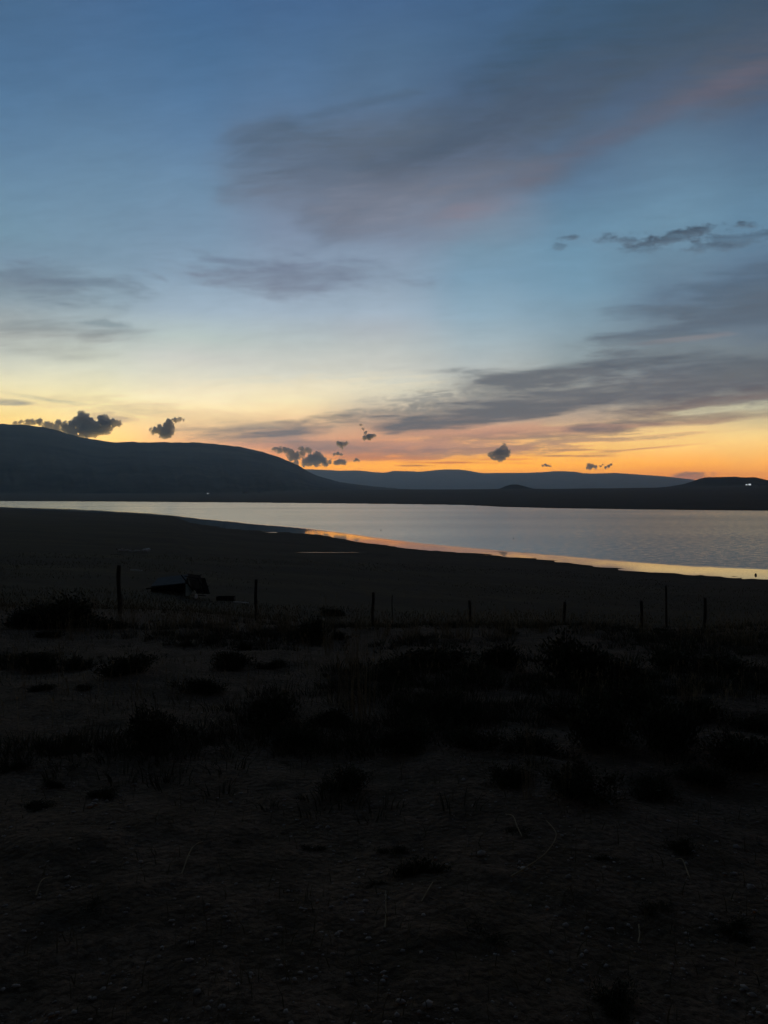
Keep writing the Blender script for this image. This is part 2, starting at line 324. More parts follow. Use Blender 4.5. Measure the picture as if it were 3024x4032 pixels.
def height(x, y):
    x = np.asarray(x, float); y = np.asarray(y, float)
    r = np.hypot(x, y) + 1e-6; a = np.arctan2(x, y)
    rn = np.exp(np.interp(a, N_AZ, np.log(N_R))); rf = np.interp(a, F_AZ, F_R)
    rn = np.minimum(rn, rf)
    # ground around the camera: falls away towards the lake, drops behind a low crest
    cr = np.interp(a, [azim(0), azim(300), azim(600), azim(1000), azim(1659)], [.05, .12, .45, .95, 1.05])
    yn = np.clip(y, -60, None)
    crest_y = 16.0 + .8 * np.sin(x * .35) + .4 * np.sin(x * .9 + 1)
    def nearz(yy): return H - 1.65 - .075 * yy - cr * sst(yy, 15.2, 22.0)
    z_near = nearz(np.where(y > 0, yn, yn)) + np.where(r < 60, .10 * fbm(x * .35, y * .35, 3) + .035 * fbm(x * 1.6, y * 1.6, 3), 0)
    # beyond the fence
    a0 = 22.0
    yf = np.clip(np.cos(np.clip(a, -1.3, 1.3)), .27, 1)
    r22 = a0 / yf
    z22 = nearz(a0)
    t = np.log(np.maximum(r, r22) / r22) / np.log(np.maximum(rn, r22 * 1.5) / r22)
    z_mid = z22 * (1 - np.clip(t, 0, 1) ** .85) + .0
    ripple = .22 * fbm(x * .045, y * .045, 4) * sst(r, 26, 60) + .30 * fbm(x * .02 + 7, y * .02, 3) * sst(r, 60, 110)
    shore = .12 * fbm(x * .09, y * .03 + 3, 4) + .11 * fbm(x * .16 + 4, y * .42, 3)
    z_mid = z_mid + ripple * (1 - sst(t, .8, 1)) * np.clip(z_mid / 3, 0, 1) + shore * np.clip(t * 3 - 2, 0, 1)
    under = -np.clip((r - rn) * .02, 0, 2.5) + shore * np.exp(-np.maximum(r - rn, 0) / 40)
    z_f = np.where(t < 1, z_mid, under)
    w = sst(y, 21, 24)
    z = z_near * (1 - w) + (z_f + .10 * fbm(x * .35, y * .35, 3) * (r < 120)) * w
    # behind / beside the viewer: a gentle rise
    side = sst(np.abs(a), 1.15, 1.5)
    z_back = H - 1.65 - .075 * np.clip(y, -80, 300) * np.exp(-np.maximum(r - 60, 0) / 400) + 2 * fbm(x * .01, y * .01, 3) * sst(r, 30, 200)
    z = z * (1 - side) + np.maximum(z_back, 3.0) * side * 1.0
    # far shore
    zs = np.interp(a, K_AZ, K_Z) + 1.5 * fbm(x * .004, y * .004, 3)
    up = sst(r, rf, 2600); lin_up = np.clip((r - rf) / (2600 - rf), 0, 1)
    zfar = .6 * sst(r, rf, rf + 30) + zs * (.55 * up + .45 * lin_up) + 1.2 * fbm(x * .012, y * .012, 4) * sst(r, rf, rf + 250)
    z = np.where((r > rf) & (side < .5), zfar, z)
    q = np.sqrt(((x + 10.4) / 7.0) ** 2 + ((y - 135.5) / 4.0) ** 2)      # a shallow pan that holds a strip of water
    z = z + (1.25 - z) * (1 - sst(q, .75, 2.2))
    z = z + 150 * sst(r, 12500, 17800) * (1 + .5 * fbm(x * .0004, y * .0004, 3))
    return z
def hz(x, y): return float(height(np.array([x]), np.array([y]))[0])
def hit(px, py, lo=1.5, hi=3000):
    """where the view ray of a measured point meets the ground"""
    d = ray(px, py); a, b = lo, hi
    for n in (700, 60, 60):
        ps = np.geomspace(a, b, n); u = H + d.z * ps < height(d.x * ps, d.y * ps)
        k = int(np.argmax(u)) if u.any() else n - 1
        a, b = ps[max(k - 1, 0)], ps[k]
    p = (a + b) / 2; return Vector((d.x * p, d.y * p, hz(d.x * p, d.y * p)))

# ------------------------------------------------------------------ materials
def new_mat(name, rough=.9, spec=.2):
    m = bpy.data.materials.new(name); m.use_nodes = True; b = m.node_tree.nodes['Principled BSDF']
    b.inputs['Roughness'].default_value = rough; b.inputs['Specular IOR Level'].default_value = spec
    return m, G(m.node_tree), b
def obj_co(q):
    n = q.t.nodes.new('ShaderNodeTexCoord'); return n.outputs['Object']
def bump(q, h, b, strength, dist=.02):
    n = q.t.nodes.new('ShaderNodeBump'); q.put(n.inputs['Height'], h); n.inputs['Strength'].default_value = strength
    n.inputs['Distance'].default_value = dist; q.t.links.new(n.outputs[0], b.inputs['Normal'])
def noisy(name, c1, c2, scale, rough=.9, spec=.2, bs=0, bd=.01, detail=5, stretch=None):
    m, q, b = new_mat(name, rough, spec); co = obj_co(q)
    if stretch:
        s = q.sep(co); co = q.xyz(q.m('MULTIPLY', s[0], stretch[0]), q.m('MULTIPLY', s[1], stretch[1]), q.m('MULTIPLY', s[2], stretch[2]))
    n = q.noise(co, scale, detail, .6)
    q.put(b.inputs['Base Color'], q.mix(q.lr(n, .3, .7), (*c1, 1), (*c2, 1)))
    if bs: bump(q, n, b, bs, bd)
    return m

def ground_mat():
    m, q, b = new_mat('dry_earth', .95, .1); co = obj_co(q); s = q.sep(co)
    n1 = q.noise(co, .35, 5, .6); n2 = q.noise(co, 3.0, 5, .65); n3 = q.noise(co, 28, 4, .7); n4 = q.noise(co, .03, 5, .6)
    str_ = q.noise(q.xyz(q.m('MULTIPLY', s[0], .02), q.m('MULTIPLY', s[1], .10), 0), 1, 5, .6)
    dirt = q.mix(q.lr(n1, .35, .65), (.092, .066, .040, 1), (.046, .034, .021, 1))
    dirt = q.mix(q.lr(n2, .42, .62), dirt, (.125, .088, .060, 1))
    dirt = q.mix(q.lr(n3, .45, .7), dirt, (.030, .023, .018, 1))
    grassy = q.mix(q.lr(str_, .35, .65), (.024, .021, .008, 1), (.072, .056, .022, 1))
    grassy = q.mix(q.lr(n2, .4, .65), grassy, (.024, .023, .015, 1))
    far = q.ss(s[1], 20, 34)
    c = q.mix(far, dirt, grassy)
    # bare mud close to the water line
    mud = q.m('MULTIPLY', q.ss(s[2], 2.3, .4), far)
    c = q.mix(q.m('MULTIPLY', mud, .6), c, (.055, .043, .033, 1))
    lines = q.noise(q.xyz(q.m('MULTIPLY', s[0], .004), q.m('MULTIPLY', s[1], .004), q.m('MULTIPLY', s[2], 2.2)), 1.6, 4, .7)   # old water lines
    c = q.mix(q.m('MULTIPLY', q.m('MULTIPLY', q.lr(lines, .46, .62), far), .55), c, (.018, .015, .009, 1))
    land = q.ss(s[1], 400, 520)
    c = q.mix(land, c, q.mix(q.lr(n4, .3, .7), (.022, .018, .014, 1), (.042, .033, .023, 1)))
    q.put(b.inputs['Base Color'], c)
    v = q.t.nodes.new('ShaderNodeTexVoronoi'); q.put(v.inputs['Vector'], co); v.inputs['Scale'].default_value = 22
    hsum = q.m('ADD', q.m('MULTIPLY', n3, .5), q.m('ADD', q.m('MULTIPLY', n2, 1.2), q.m('MULTIPLY', v.outputs[0], -.35)))
    bump(q, hsum, b, .9, .06)
    return m
M_ground = ground_mat()
M_hill = noisy('hillside_scrub', (.018, .020, .018), (.085, .080, .062), .004, 1, 0, .5, 20, 6)
M_post = noisy('weathered_wood', (.020, .017, .014), (.045, .038, .032), 14, .9, .1, .6, .01, stretch=(1, 1, .15))
M_sage = noisy('sage_leaf', (.026, .030, .018), (.060, .064, .040), 3.0, .9, .1)
M_wood = noisy('sage_wood', (.030, .024, .018), (.055, .045, .035), 20, .9, .1)
M_grass = noisy('dry_grass', (.16, .125, .07), (.26, .21, .13), 6, .8, .15)
M_grass2 = noisy('dull_grass', (.07, .065, .038), (.13, .11, .065), 4, .85, .1)
M_rock = noisy('pebble_stone', (.09, .082, .075), (.28, .26, .24), 5, .85, .2)

LEAN = (.01, .10)
def water_mat():
    m, q, b = new_mat('lake_water', .05, .5)
    q.put(b.inputs['Base Color'], (.012, .016, .020, 1)); co = obj_co(q); s = q.sep(co)
    at = q.t.nodes.new('ShaderNodeAttribute'); at.attribute_name = 'ruffle'
    rf = at.outputs['Fac']
    edge = q.noise(q.xyz(q.m('MULTIPLY', s[0], .03), q.m('MULTIPLY', s[1], .012), 0), 1, 5, .6)
    rr = q.ss(q.m('ADD', rf, q.m('MULTIPLY', q.m('SUBTRACT', edge, .5), .35)), .3, .7)
    lane = q.noise(q.xyz(q.m('MULTIPLY', s[0], .004), q.m('MULTIPLY', s[1], .012), 2), 1, 5, .6)
    q.put(b.inputs['IOR'], q.m('MULTIPLY_ADD', rr, .75, 1.5))
    rough = q.m('MULTIPLY', rr, q.lr(lane, .3, .7, .13, .19))
    q.put(b.inputs['Roughness'], q.m('ADD', rough, .022))
    w1 = q.noise(co, 1.1, 4, .6); w2 = q.noise(co, .32, 3, .6)
    h = q.m('ADD', q.m('MULTIPLY', w1, .35), w2)
    n = q.t.nodes.new('ShaderNodeBump'); q.put(n.inputs['Height'], h); n.inputs['Distance'].default_value = .22
    q.put(n.inputs['Strength'], q.m('MULTIPLY_ADD', rr, .35, .012))
    # the breeze pushes ripples on to this shore: their faces lean towards it
    cell = q.noise(q.xyz(q.m('MULTIPLY', s[0], .55), q.m('MULTIPLY', s[1], .8), 5), 1.0, 4, .7)
    lean = q.m('MULTIPLY', rr, q.lr(cell, .32, .68, LEAN[0], LEAN[1])); lean.node.label = 'lean'
    va = q.t.nodes.new('ShaderNodeVectorMath'); va.operation = 'ADD'; q.t.links.new(n.outputs[0], va.inputs[0]); q.put(va.inputs[1], q.xyz(0, q.m('MULTIPLY_ADD', lean, -1, .008), 0))
    vn = q.t.nodes.new('ShaderNodeVectorMath'); vn.operation = 'NORMALIZE'; q.t.links.new(va.outputs[0], vn.inputs[0]); q.t.links.new(vn.outputs[0], b.inputs['Normal'])
    return m
M_water = water_mat()

# ------------------------------------------------------------------ ground, lake
def ground():
    a1 = np.linspace(azim(-60), azim(1719), 620)
    a2 = np.linspace(a1[-1], a1[0] + 2 * math.pi, 150)[1:-1]
    A = np.concatenate([a1, a2])
    rs = [.001, .4, .8, 1.1, 1.4]
    while rs[-1] < 17800:
        r = rs[-1]; rs.append(r * (1.009 if r < 30 else 1.013 if r < 700 else 1.03))
    Rr = np.array(rs)
    AA, RR = np.meshgrid(A, Rr); X = RR * np.sin(AA); Y = RR * np.cos(AA)
    Z = height(X, Y)
    # clods and small relief close to the viewer
    near = (1 - sst(RR, 14, 34))
    Z = Z + near * (.012 * fbm(X * 7, Y * 7, 3, .6) + .03 * np.maximum(0, fbm(X * 2.3 + 5, Y * 2.3, 3)) )
    P = np.stack([X, Y, Z], -1)
    o = grid_mesh('ground', P, M_ground, wrap=True)
    tag(o, kind='structure', label='dry earth and scrub sloping down to the lake', )
ground()

calm_pts = [(-300, 1092), (372, 1113), (430, 1117), (500, 1122), (560, 1128), (650, 1136), (700, 1142), (800, 1155), (900, 1168), (1000, 1178), (1100, 1187), (1200, 1195), (1300, 1203), (1400, 1210), (1500, 1216), (1659, 1222), (2200, 1235)]
C_AZ = np.array([azim(p[0]) for p in calm_pts]); C_R = np.array([rdist(*p) for p in calm_pts])
C_R = np.exp(.72 * np.log(C_R) + .28 * np.log(np.interp(C_AZ, N_AZ, N_R)))
def water():
    A = np.linspace(azim(-900), azim(2560), 700)
    rs = [45.0]
    while rs[-1] < 2550: rs.append(rs[-1] * 1.008)
    AA, RR = np.meshgrid(A, np.array(rs)); X = RR * np.sin(AA); Y = RR * np.cos(AA)
    o = grid_mesh('lake_water', np.stack([X, Y, np.zeros_like(X)], -1), M_water)
    rc = np.interp(AA, C_AZ, C_R)
    v = np.clip(.5 + (1 / rc - 1 / RR) * H * F / K / 13.0, 0, 1)
    at = o.data.attributes.new('ruffle', 'FLOAT', 'POINT'); at.data.foreach_set('value', v.reshape(-1).astype(np.float32))
    tag(o, kind='structure', label='calm grey lake with a sunset glow along the near shore')
water()

# ------------------------------------------------------------------ hills
def hill(name, label, pts, Rr, Rf, Rb, base_z, gully, mat, power=1.3, smooth=False):
    pa = np.array([azim(p[0]) for p in pts]); pz = np.array([H + Rr * math.tan(elev(*p)) for p in pts])
    A = np.linspace(pa[0], pa[-1], 420)
    zt = np.interp(A, pa, pz)
    k = np.array([1, 2, 3, 2, 1]) / 9.; zt = np.convolve(np.pad(zt, 2, 'edge'), k, 'valid')
    zt = zt + gully * .03 * fbm(A * 160, A * 0 + 3, 4) + gully * .02 * fbm(A * 500, A * 0 + 1, 3)
    tf = np.linspace(0, 1, 70); tb = np.linspace(0, 1, 16)[1:]
    rows = []
    for t in tf:
        r = Rf + (Rr - Rf) * t
        prof = t ** power
        x = r * np.sin(A); y = r * np.cos(A)
        s = 1 / (Rr * .05)
        gl = gully * (1 - np.abs(fbm(A * 45 + t * .7, t * 2.2 + A * 0, 4)) * 2.2) * math.sin(math.pi * min(t, 1)) * .22 * (1 - t) ** 1.5
        rows.append(np.stack([x, y, base_z + (zt - base_z) * prof + gl * np.clip((zt - base_z) / 200, .1, 1.5)], -1))
    for t in tb:
        r = Rr + (Rb - Rr) * t; x = r * np.sin(A); y = r * np.cos(A)
        rows.append(np.stack([x, y, zt + (base_z - 20 - zt) * (t * t * (3 - 2 * t))], -1))
    o = grid_mesh(name, np.stack(rows), mat)
    tag(o, kind='structure', label=label)
    return o
hill('mountain', 'long dark flat-topped mountain on the left across the lake',
     [(-1300, 1060), (-900, 1000), (-500, 950), (-250, 925), (-100, 917), (0, 915.5), (50, 917), (90, 922), (120, 928), (150, 937), (180, 945), (212, 950), (240, 954.5), (255, 955.5), (285, 954), (310, 956), (350, 954.5), (380, 956), (420, 955), (455, 958), (480, 960.5), (520, 965), (560, 974), (590, 983), (620, 994), (645, 1005), (665, 1018), (685, 1028),
      (710, 1035), (740, 1042), (775, 1047), (820, 1052), (870, 1056), (930, 1059.5), (1000, 1063)], 5200, 2400, 8200, 12, 90, M_hill, 1.35)
hill('far_hills', 'blue-grey hazy ridge far behind the lake under the orange sky',
     [(300, 1035), (600, 1016), (655, 1013), (700, 1015), (735, 1016.5), (775, 1016), (800, 1019), (830, 1021.5), (850, 1017), (890, 1018), (905, 1019), (950, 1014.5), (985, 1013.5), (1010, 1016), (1040, 1022), (1100, 1021.5), (1150, 1021), (1205, 1017.5), (1240, 1018.5), (1260, 1022), (1275, 1023), (1330, 1021.5), (1380, 1025), (1430, 1028.5), (1480, 1034),
      (1560, 1044), (1700, 1052), (2000, 1060)], 14500, 10500, 17500, 30, 120, M_hill, 1.2)
hill('small_hill', 'small dark rounded knoll on the far shore', [(1060, 1060), (1078, 1056), (1092, 1050), (1104, 1046.5), (1118, 1046.5), (1132, 1050), (1150, 1055), (1175, 1059)], 2750, 2450, 3100, 22, 4, M_hill, 1.2)
hill('mesa_hill', 'dark flat-topped mesa at the right end of the far shore',
     [(1340, 1058), (1400, 1055), (1445, 1051), (1475, 1046), (1495, 1040), (1510, 1034.5), (1522, 1031), (1560, 1030.2), (1590, 1029.6), (1600, 1031), (1615, 1031), (1630, 1030.5), (1645, 1034), (1659, 1037.5), (1720, 1046), (1800, 1055), (1900, 1060)], 3000, 2300, 3800, 20, 7, M_hill, 1.1)

# ------------------------------------------------------------------ fence posts
def stake(rad, h, lean_x, seed, taper=.86, square=False):
    rnd = random.Random(seed); vs = []; fs = []; n = 10 if not square else 8; rows = 14
    for j in range(rows + 1):
        t = j / rows; z = -.25 + (h + .25) * t
        rr = rad * (1 - (1 - taper) * t)
        cx = lean_x * max(0, z) + .012 * math.sin(t * 7 + seed); cy = .012 * math.cos(t * 5 + seed)
        for i in range(n):
            a = 2 * math.pi * i / n
            w = rr * (1 + .14 * mnoise(Vector((math.cos(a) * 1.5 + seed, math.sin(a) * 1.5, z * 2.0))) + .05 * rnd.uniform(-1, 1))
            zz_ = z + (rnd.uniform(-.03, .03) if j == rows else 0)
            vs.append((cx + w * math.cos(a), cy + w * math.sin(a), zz_))
    for j in range(rows):
        for i in range(n):
            fs.append((j * n + i, j * n + (i + 1) % n, (j + 1) * n + (i + 1) % n, (j + 1) * n + i))
    vs.append((lean_x * h, 0, h + .005)); c = len(vs) - 1
    for i in range(n): fs.append((rows * n + i, rows * n + (i + 1) % n, c))
    return vs, fs
posts = [  # px, top py, radius, lean, distance, label
    (257, 1222, .062, -.004, 20.0, 'thick dark wooden fence post at the far left, in front of the shed'),
    (553, 1252, .048, .0, 21.5, 'straight wooden fence post just right of the collapsed shed'),
    (805.5, 1280, .050, -.008, 22.5, 'lone wooden fence post near the middle of the picture, third from the left'),
    (1014, 1298, .046, -.03, 23.0, 'short slightly tilted fence post in the gap right of the middle'),
    (1219.5, 1300, .050, .0, 23.0, 'short upright fence post, between the short tilted post and the paired posts'),
    (1385.5, 1298, .050, -.02, 22.5, 'fence post standing just left of the tall thin leaning post'),
    (1523.5, 1292, .050, .012, 22.5, 'rightmost wooden fence post of the row'),
]
for px, ty, rad, lean, dist, lab in posts:
    d = ray(px, ty); p = dist / d.y; x = d.x * p; zt_ = H + d.z * p; zb = hz(x, dist)
    h = zt_ - zb
    vs, fs = stake(rad, h, lean, px)
    o = link_mesh('fence_post', vs, fs, M_post, smooth=True); o.location = (x - lean * h, dist, zb)
    tag(o, lab, 'fence post', 'wooden fence posts in a row above the lake')
# the tall thin one behind the row
d = ray(1438, 1265); dist = 26.0; p = dist / d.y; zb = hz(d.x * p, dist); h = H + d.z * p - zb
vs, fs = stake(.045, h, -.035, 77, .7); o = link_mesh('fence_post', vs, fs, M_post, smooth=True); o.location = (d.x * p + .035 * h, dist, zb)
tag(o, 'tall thin leaning post standing behind the fence row at the right', 'fence post', 'wooden fence posts in a row above the lake')
# thin steel stake
d = ray(847, 1287); dist = 23.5; p = dist / d.y; zb = hz(d.x * p, dist); h = H + d.z * p - zb
vs, fs = stake(.014, h, .01, 5, 1.0); o = link_mesh('fence_stake', vs, fs, M_post); o.location = (d.x * p, dist, zb)
tag(o, 'very thin stake right of the middle fence post', 'stake')

# ------------------------------------------------------------------ collapsed lean-to
def box(bm, c, s, rot=None):
    mt = Matrix.Translation(c) @ (rot or Matrix.Identity(4)) @ Matrix.Diagonal((s[0], s[1], s[2], 1))
    r = bmesh.ops.create_cube(bm, size=1, matrix=mt); return r['verts']
M_tin = noisy('grey_roof_tin', (.05, .056, .052), (.095, .10, .09), 4, .8, .4, .3, .01)
M_green = noisy('faded_green_board', (.22, .30, .28), (.32, .40, .37), 5, .8, .2)
M_dark = noisy('blackened_boards', (.010, .010, .010), (.028, .025, .022), 7, .9, .1, .4, .01)
M_grey = noisy('greyed_boards', (.05, .045, .04), (.10, .09, .08), 8, .9, .1, .4, .01)
M_pale = noisy('bleached_wood', (.42, .41, .39), (.66, .65, .62), 6, .8, .2, .4, .01)
M_white = noisy('white_plastic', (.75, .78, .80), (.82, .84, .86), 3, .5, .3)
def shed():
    base = hit(395, 1286)
    Y = base.y; sc = K / F * Y                   # metres per measure px at this distance
    root = empty('collapsed_shed', base); bx_ = base.x
    tag(root, 'small collapsed shed with a pale sloping roof and broken boards beside it', 'shed')
    def P(px, py, dy=0.0):                       # a point at the shed's own distance
        return Vector(((px - 395) * sc, dy, (1286 - py) * sc))
    def slab(name, quad, th, mat, sub=None):
        """quad: four (px, py, depth) corners, thickened by th along its normal"""
        q = [P(*c) for c in quad]; nrm = (q[1] - q[0]).cross(q[3] - q[0]).normalized() * th
        vs = q + [v + nrm for v in q]
        fs = [(0, 1, 2, 3), (7, 6, 5, 4), (0, 4, 5, 1), (1, 5, 6, 2), (2, 6, 7, 3), (3, 7, 4, 0)]
        o = link_mesh(name, vs, fs, mat, sub or root); return o
    slab('roof', [(328, 1267, -.25), (402, 1259.5, -.25), (397, 1246, 1.1), (330, 1254, 1.1)], .05, M_tin)
    slab('back_wall', [(330, 1286, 1.05), (399, 1286, 1.05), (397, 1248, 1.05), (331, 1256, 1.05)], .05, M_dark)
    slab('front_board', [(318, 1272, -.24), (352, 1269, -.24), (352, 1265.5, -.24), (318, 1269, -.24)], .04, M_dark)
    slab('gable_wall', [(402.5, 1286, -.2), (409, 1286, .15), (415, 1272, .3), (403, 1259.5, -.2)], .05, M_green)
    slab('side_wall', [(328, 1284, -.2), (328, 1284, 1.0), (330, 1256, 1.0), (328, 1268, -.2)], .05, M_dark)
    slab('floor_slab', [(328, 1287, -.2), (404, 1287, -.2), (400, 1286, 1.1), (330, 1286, 1.1)], -.06, M_dark)
    for (a, b) in (((352, 1287), (352, 1266)), ((376, 1287), (376, 1263)), ((401, 1287), (401, 1260))):
        slab('prop', [(a[0] - 1, a[1], -.2), (a[0] + 1, a[1], -.2), (b[0] + 1, b[1], -.2), (b[0] - 1, b[1], -.2)], -.07, M_dark)
    w = slab('fallen_roof', [(414, 1275, .0), (437, 1272, .0), (428, 1246, .7), (398, 1243, .8)], .05, M_grey)
    slab('fallen_panel', [(425, 1282, -.05), (452, 1284, .2), (436, 1252, .8), (420, 1252, .5)], .05, M_dark)
    for a, b, t in (((394, 1241), (420, 1276), 2.2), ((400, 1243), (432, 1249), 1.3), ((404, 1249), (430, 1254), 1.0), ((428, 1247), (445, 1276), 1.6), ((414, 1270), (433, 1271), 1.0), ((418, 1262), (428, 1282), 1.4),
                    ((432, 1258), (440, 1284), 1.2), ((438, 1262), (452, 1282), 1.3), ((412, 1284), (446, 1286), 1.4)):
        v = Vector((b[0] - a[0], b[1] - a[1])); n_ = Vector((-v.y, v.x)).normalized() * t
        slab('broken_beam', [(a[0], a[1], -.12), (b[0], b[1], -.12), (b[0] + n_.x, b[1] + n_.y, -.12), (a[0] + n_.x, a[1] + n_.y, -.12)], .07, M_dark)
    # small white container standing by the debris
    q = P(427, 1283.5, -.35)
    bm = bmesh.new(); vs = box(bm, (0, 0, .10), (.14, .10, .22)); bmesh.ops.bevel(bm, geom=list(bm.edges), offset=.012, segments=2)
    bmesh.ops.create_cone(bm, cap_ends=True, segments=12, radius1=.025, radius2=.022, depth=.05, matrix=Matrix.Translation((.03, 0, .23)))
    o = link_bm('plastic_can', bm, M_white); x, y = base.x + q.x, base.y + q.y; o.location = (x, y, hz(x, y) - .01 + .05)
    tag(o, 'small white can standing in front of the broken boards', 'can')
    return base
sb = shed()

def lay(name, px0, px1, py, wid, th, mat, label, cat, yaw=0.0, jag=.02, seed=1, group=None):
    c = hit((px0 + px1) / 2, py); ln = (px1 - px0) * K / F * c.y; rnd = random.Random(seed)
    n = 12; vs = []; fs = []
    for i in range(n + 1):
        t = i / n; x = (t - .5) * ln; w = wid * (1 - .25 * abs(2 * t - 1) ** 3) * (1 + rnd.uniform(-.08, .08)); hh = th * (1 + rnd.uniform(-.1, .1))
        o_ = rnd.uniform(-jag, jag)
        for (a, b) in ((-1, -.3), (-1, .8), (-.6, 1), (.6, 1), (1, .8), (1, -.3)): vs.append((x, o_ + a * w / 2, b * hh))
    m = 6
    for i in range(n):
        for k in range(m): fs.append((i * m + k, i * m + (k + 1) % m, (i + 1) * m + (k + 1) % m, (i + 1) * m + k))
    fs += [tuple(range(m))[::-1], tuple(n * m + k for k in range(m))]
    o = link_mesh(name, vs, fs, mat)
    gx = (hz(c.x + .5, c.y) - hz(c.x - .5, c.y)); o.location = (c.x, c.y, c.z + .01); o.rotation_euler = (0, -math.atan(gx), yaw)
    return tag(o, label, cat, group)
lay('plank', 282, 307, 1232.5, .22, .05, M_pale, 'pale plank lying on the shore flat, between the shed and the long grey log', 'plank', .12, seed=2)
lay('plank', 504, 538, 1302.5, .12, .05, M_pale, 'pale plank lying on the ground just left of the second fence post', 'plank', -.05, seed=3)
lay('flat_stone', 377, 397, 1319, .22, .05, M_grey, 'flat pale stone in the grass below the collapsed shed', 'stone', .1, seed=4)
# low dark crate beside that plank
c = hit(488, 1298); s_ = K / F * c.y
bm = bmesh.new()
box(bm, (0, 0, .14), (38 * s_, .5, .30)); bmesh.ops.bevel(bm, geom=list(bm.edges), offset=.015, segments=1)
ins = [f for f in bm.faces if f.normal.z > .9 and f.calc_area() > .1]
r_ = bmesh.ops.inset_region(bm, faces=ins, thickness=.05); bmesh.ops.translate(bm, verts=[v for f in ins for v in f.verts], vec=(0, 0, -.18))
o = link_bm('stock_trough', bm, M_dark); o.location = (c.x, c.y, c.z - .02); tag(o, 'low dark open trough sunk in grass right of the collapsed shed', 'trough')
# long grey log with branch stubs, far down the flat
def log():
    c = hit(286, 1193); s_ = K / F * c.y; ln = 66 * s_
    root = empty('driftwood_log', c); tag(root, 'long grey driftwood log with bright broken ends lying on the shore flat', 'log')
    rnd = random.Random(4); n = 26; vs = []; fs = []; m = 9
    for i in range(n + 1):
        t = i / n; x = (t - .5) * ln; r = (.10 + .08 * abs(2 * t - 1) ** 2) * (1 + rnd.uniform(-.2, .2)); zc = .20 + .05 * math.sin(t * 9) + .05 * math.sin(t * 23)
        for k in range(m):
            a = 2 * math.pi * k / m; rr = r * (1 + rnd.uniform(-.15, .15)); vs.append((x, rr * math.cos(a) + .1 * math.sin(t * 6), zc + rr * math.sin(a)))
    for i in range(n):
        for k in range(m): fs.append((i * m + k, i * m + (k + 1) % m, (i + 1) * m + (k + 1) % m, (i + 1) * m + k))
    fs += [tuple(range(m))[::-1], tuple(n * m + k for k in range(m))]
    link_mesh('trunk', vs, fs, M_pale, root, smooth=True)
    def stub(name, x, ang, l, r0, mat):
        bm = bmesh.new(); mt = Matrix.Translation((x, 0, .28)) @ Matrix.Rotation(ang, 4, 'Y') @ Matrix.Translation((0, 0, l / 2))
        bmesh.ops.create_cone(bm, cap_ends=True, segments=8, radius1=r0, radius2=r0 * .55, depth=l, matrix=mt)
        for v in bm.verts: v.co += Vector((rnd.uniform(-1, 1), rnd.uniform(-1, 1), rnd.uniform(-1, 1))) * r0 * .25
        link_bm(name, bm, mat, root)
    stub('broken_branch', -ln * .48, -.7, .38, .09, M_grey); stub('broken_branch', -ln * .38, .9, .35, .10, M_pale); stub('broken_branch', ln * .05, -.9, .3, .07, M_grey)
    stub('broken_end', ln * .36, 1.35, .7, .19, M_white); stub('broken_end', ln * .475, 1.1, .45, .26, M_white)
    lay('driftwood_branch', 238, 262, 1198, .12, .06, M_grey, 'thin dark branch on the flat at the left end of the driftwood log', 'branch', .05, seed=9)
log()

# ------------------------------------------------------------------ puddles on the flat
def puddle(px0, px1, py, half, label, seed):
    n = 60; vs = []; rnd = random.Random(seed); cs = [hit(px0 + (px1 - px0) * i / n, py) for i in range(n + 1)]
    for i, c in enumerate(cs):
        t = i / n; w = half * (math.sin(math.pi * t) ** .6) * (1 + .5 * mnoise(Vector((t * 9, seed, 0)))) + .02
        for k in (-1, 0, 1):
            y = c.y + k * w; vs.append((c.x, y, hz(c.x, y) + .05))
    fs = [(i * 3 + k, (i + 1) * 3 + k, (i + 1) * 3 + k + 1, i * 3 + k + 1) for i in range(n) for k in range(2)]
    o = link_mesh('puddle_water', vs, fs, M_still); tag(o, label, kind='structure')
M_still, q_, b_ = new_mat('still_water', .16, .5); b_.inputs['Base Color'].default_value = (.012, .014, .016, 1); b_.inputs['IOR'].default_value = 1.333
vs = [(-10.4 + 5.8 * math.cos(a), 135.5 + .24 * math.sin(a) * (1 + .25 * math.sin(3 * a + 1)), 1.28) for a in [2 * math.pi * i / 48 for i in range(48)]]
o = link_mesh('puddle_water', vs, [tuple(range(48))], M_still); tag(o, 'thin bright strip of standing water on the dark flat', kind='structure')
puddle(573, 600, 1150.6, 1.6, 'short bright puddle by the inlet', 2)

# ------------------------------------------------------------------ buoys
M_buoy = noisy('dark_buoy', (.012, .012, .014), (.03, .03, .032), 8, .6, .3)
def buoy(px, py, w_px, label, dist_fix=None):
    d = ray(px, py); p = -H / d.z; c = Vector((d.x * p, d.y * p, 0)); r = w_px * K / F * p / 2
    prof = [(0, -1.4), (.7, -1.3), (1, -.8), (1, .9), (.85, 1.15), (.35, 1.3), (.3, 1.75), (0, 1.8)]
    vs = []; fs = []; m = 14
    for q, z in prof:
        for k in range(m): vs.append((q * r * math.cos(2 * math.pi * k / m), q * r * math.sin(2 * math.pi * k / m), z * r + .2 * r))
    for i in range(len(prof) - 1):
        for k in range(m): fs.append((i * m + k, i * m + (k + 1) % m, (i + 1) * m + (k + 1) % m, (i + 1) * m + k))
    o = link_mesh('buoy', vs, fs, M_buoy, smooth=True); o.location = c; tag(o, label, 'buoy', 'dark buoys on the lake')
buoy(1632.5, 1242.5, 4.4, 'largest dark buoy, close to the near shore at the right edge')
buoy(1109, 1163.5, 2.0, 'small dark buoy out on the water right of the middle')
buoy(822.5, 1146, 2.0, 'small dark buoy out on the water at the middle')

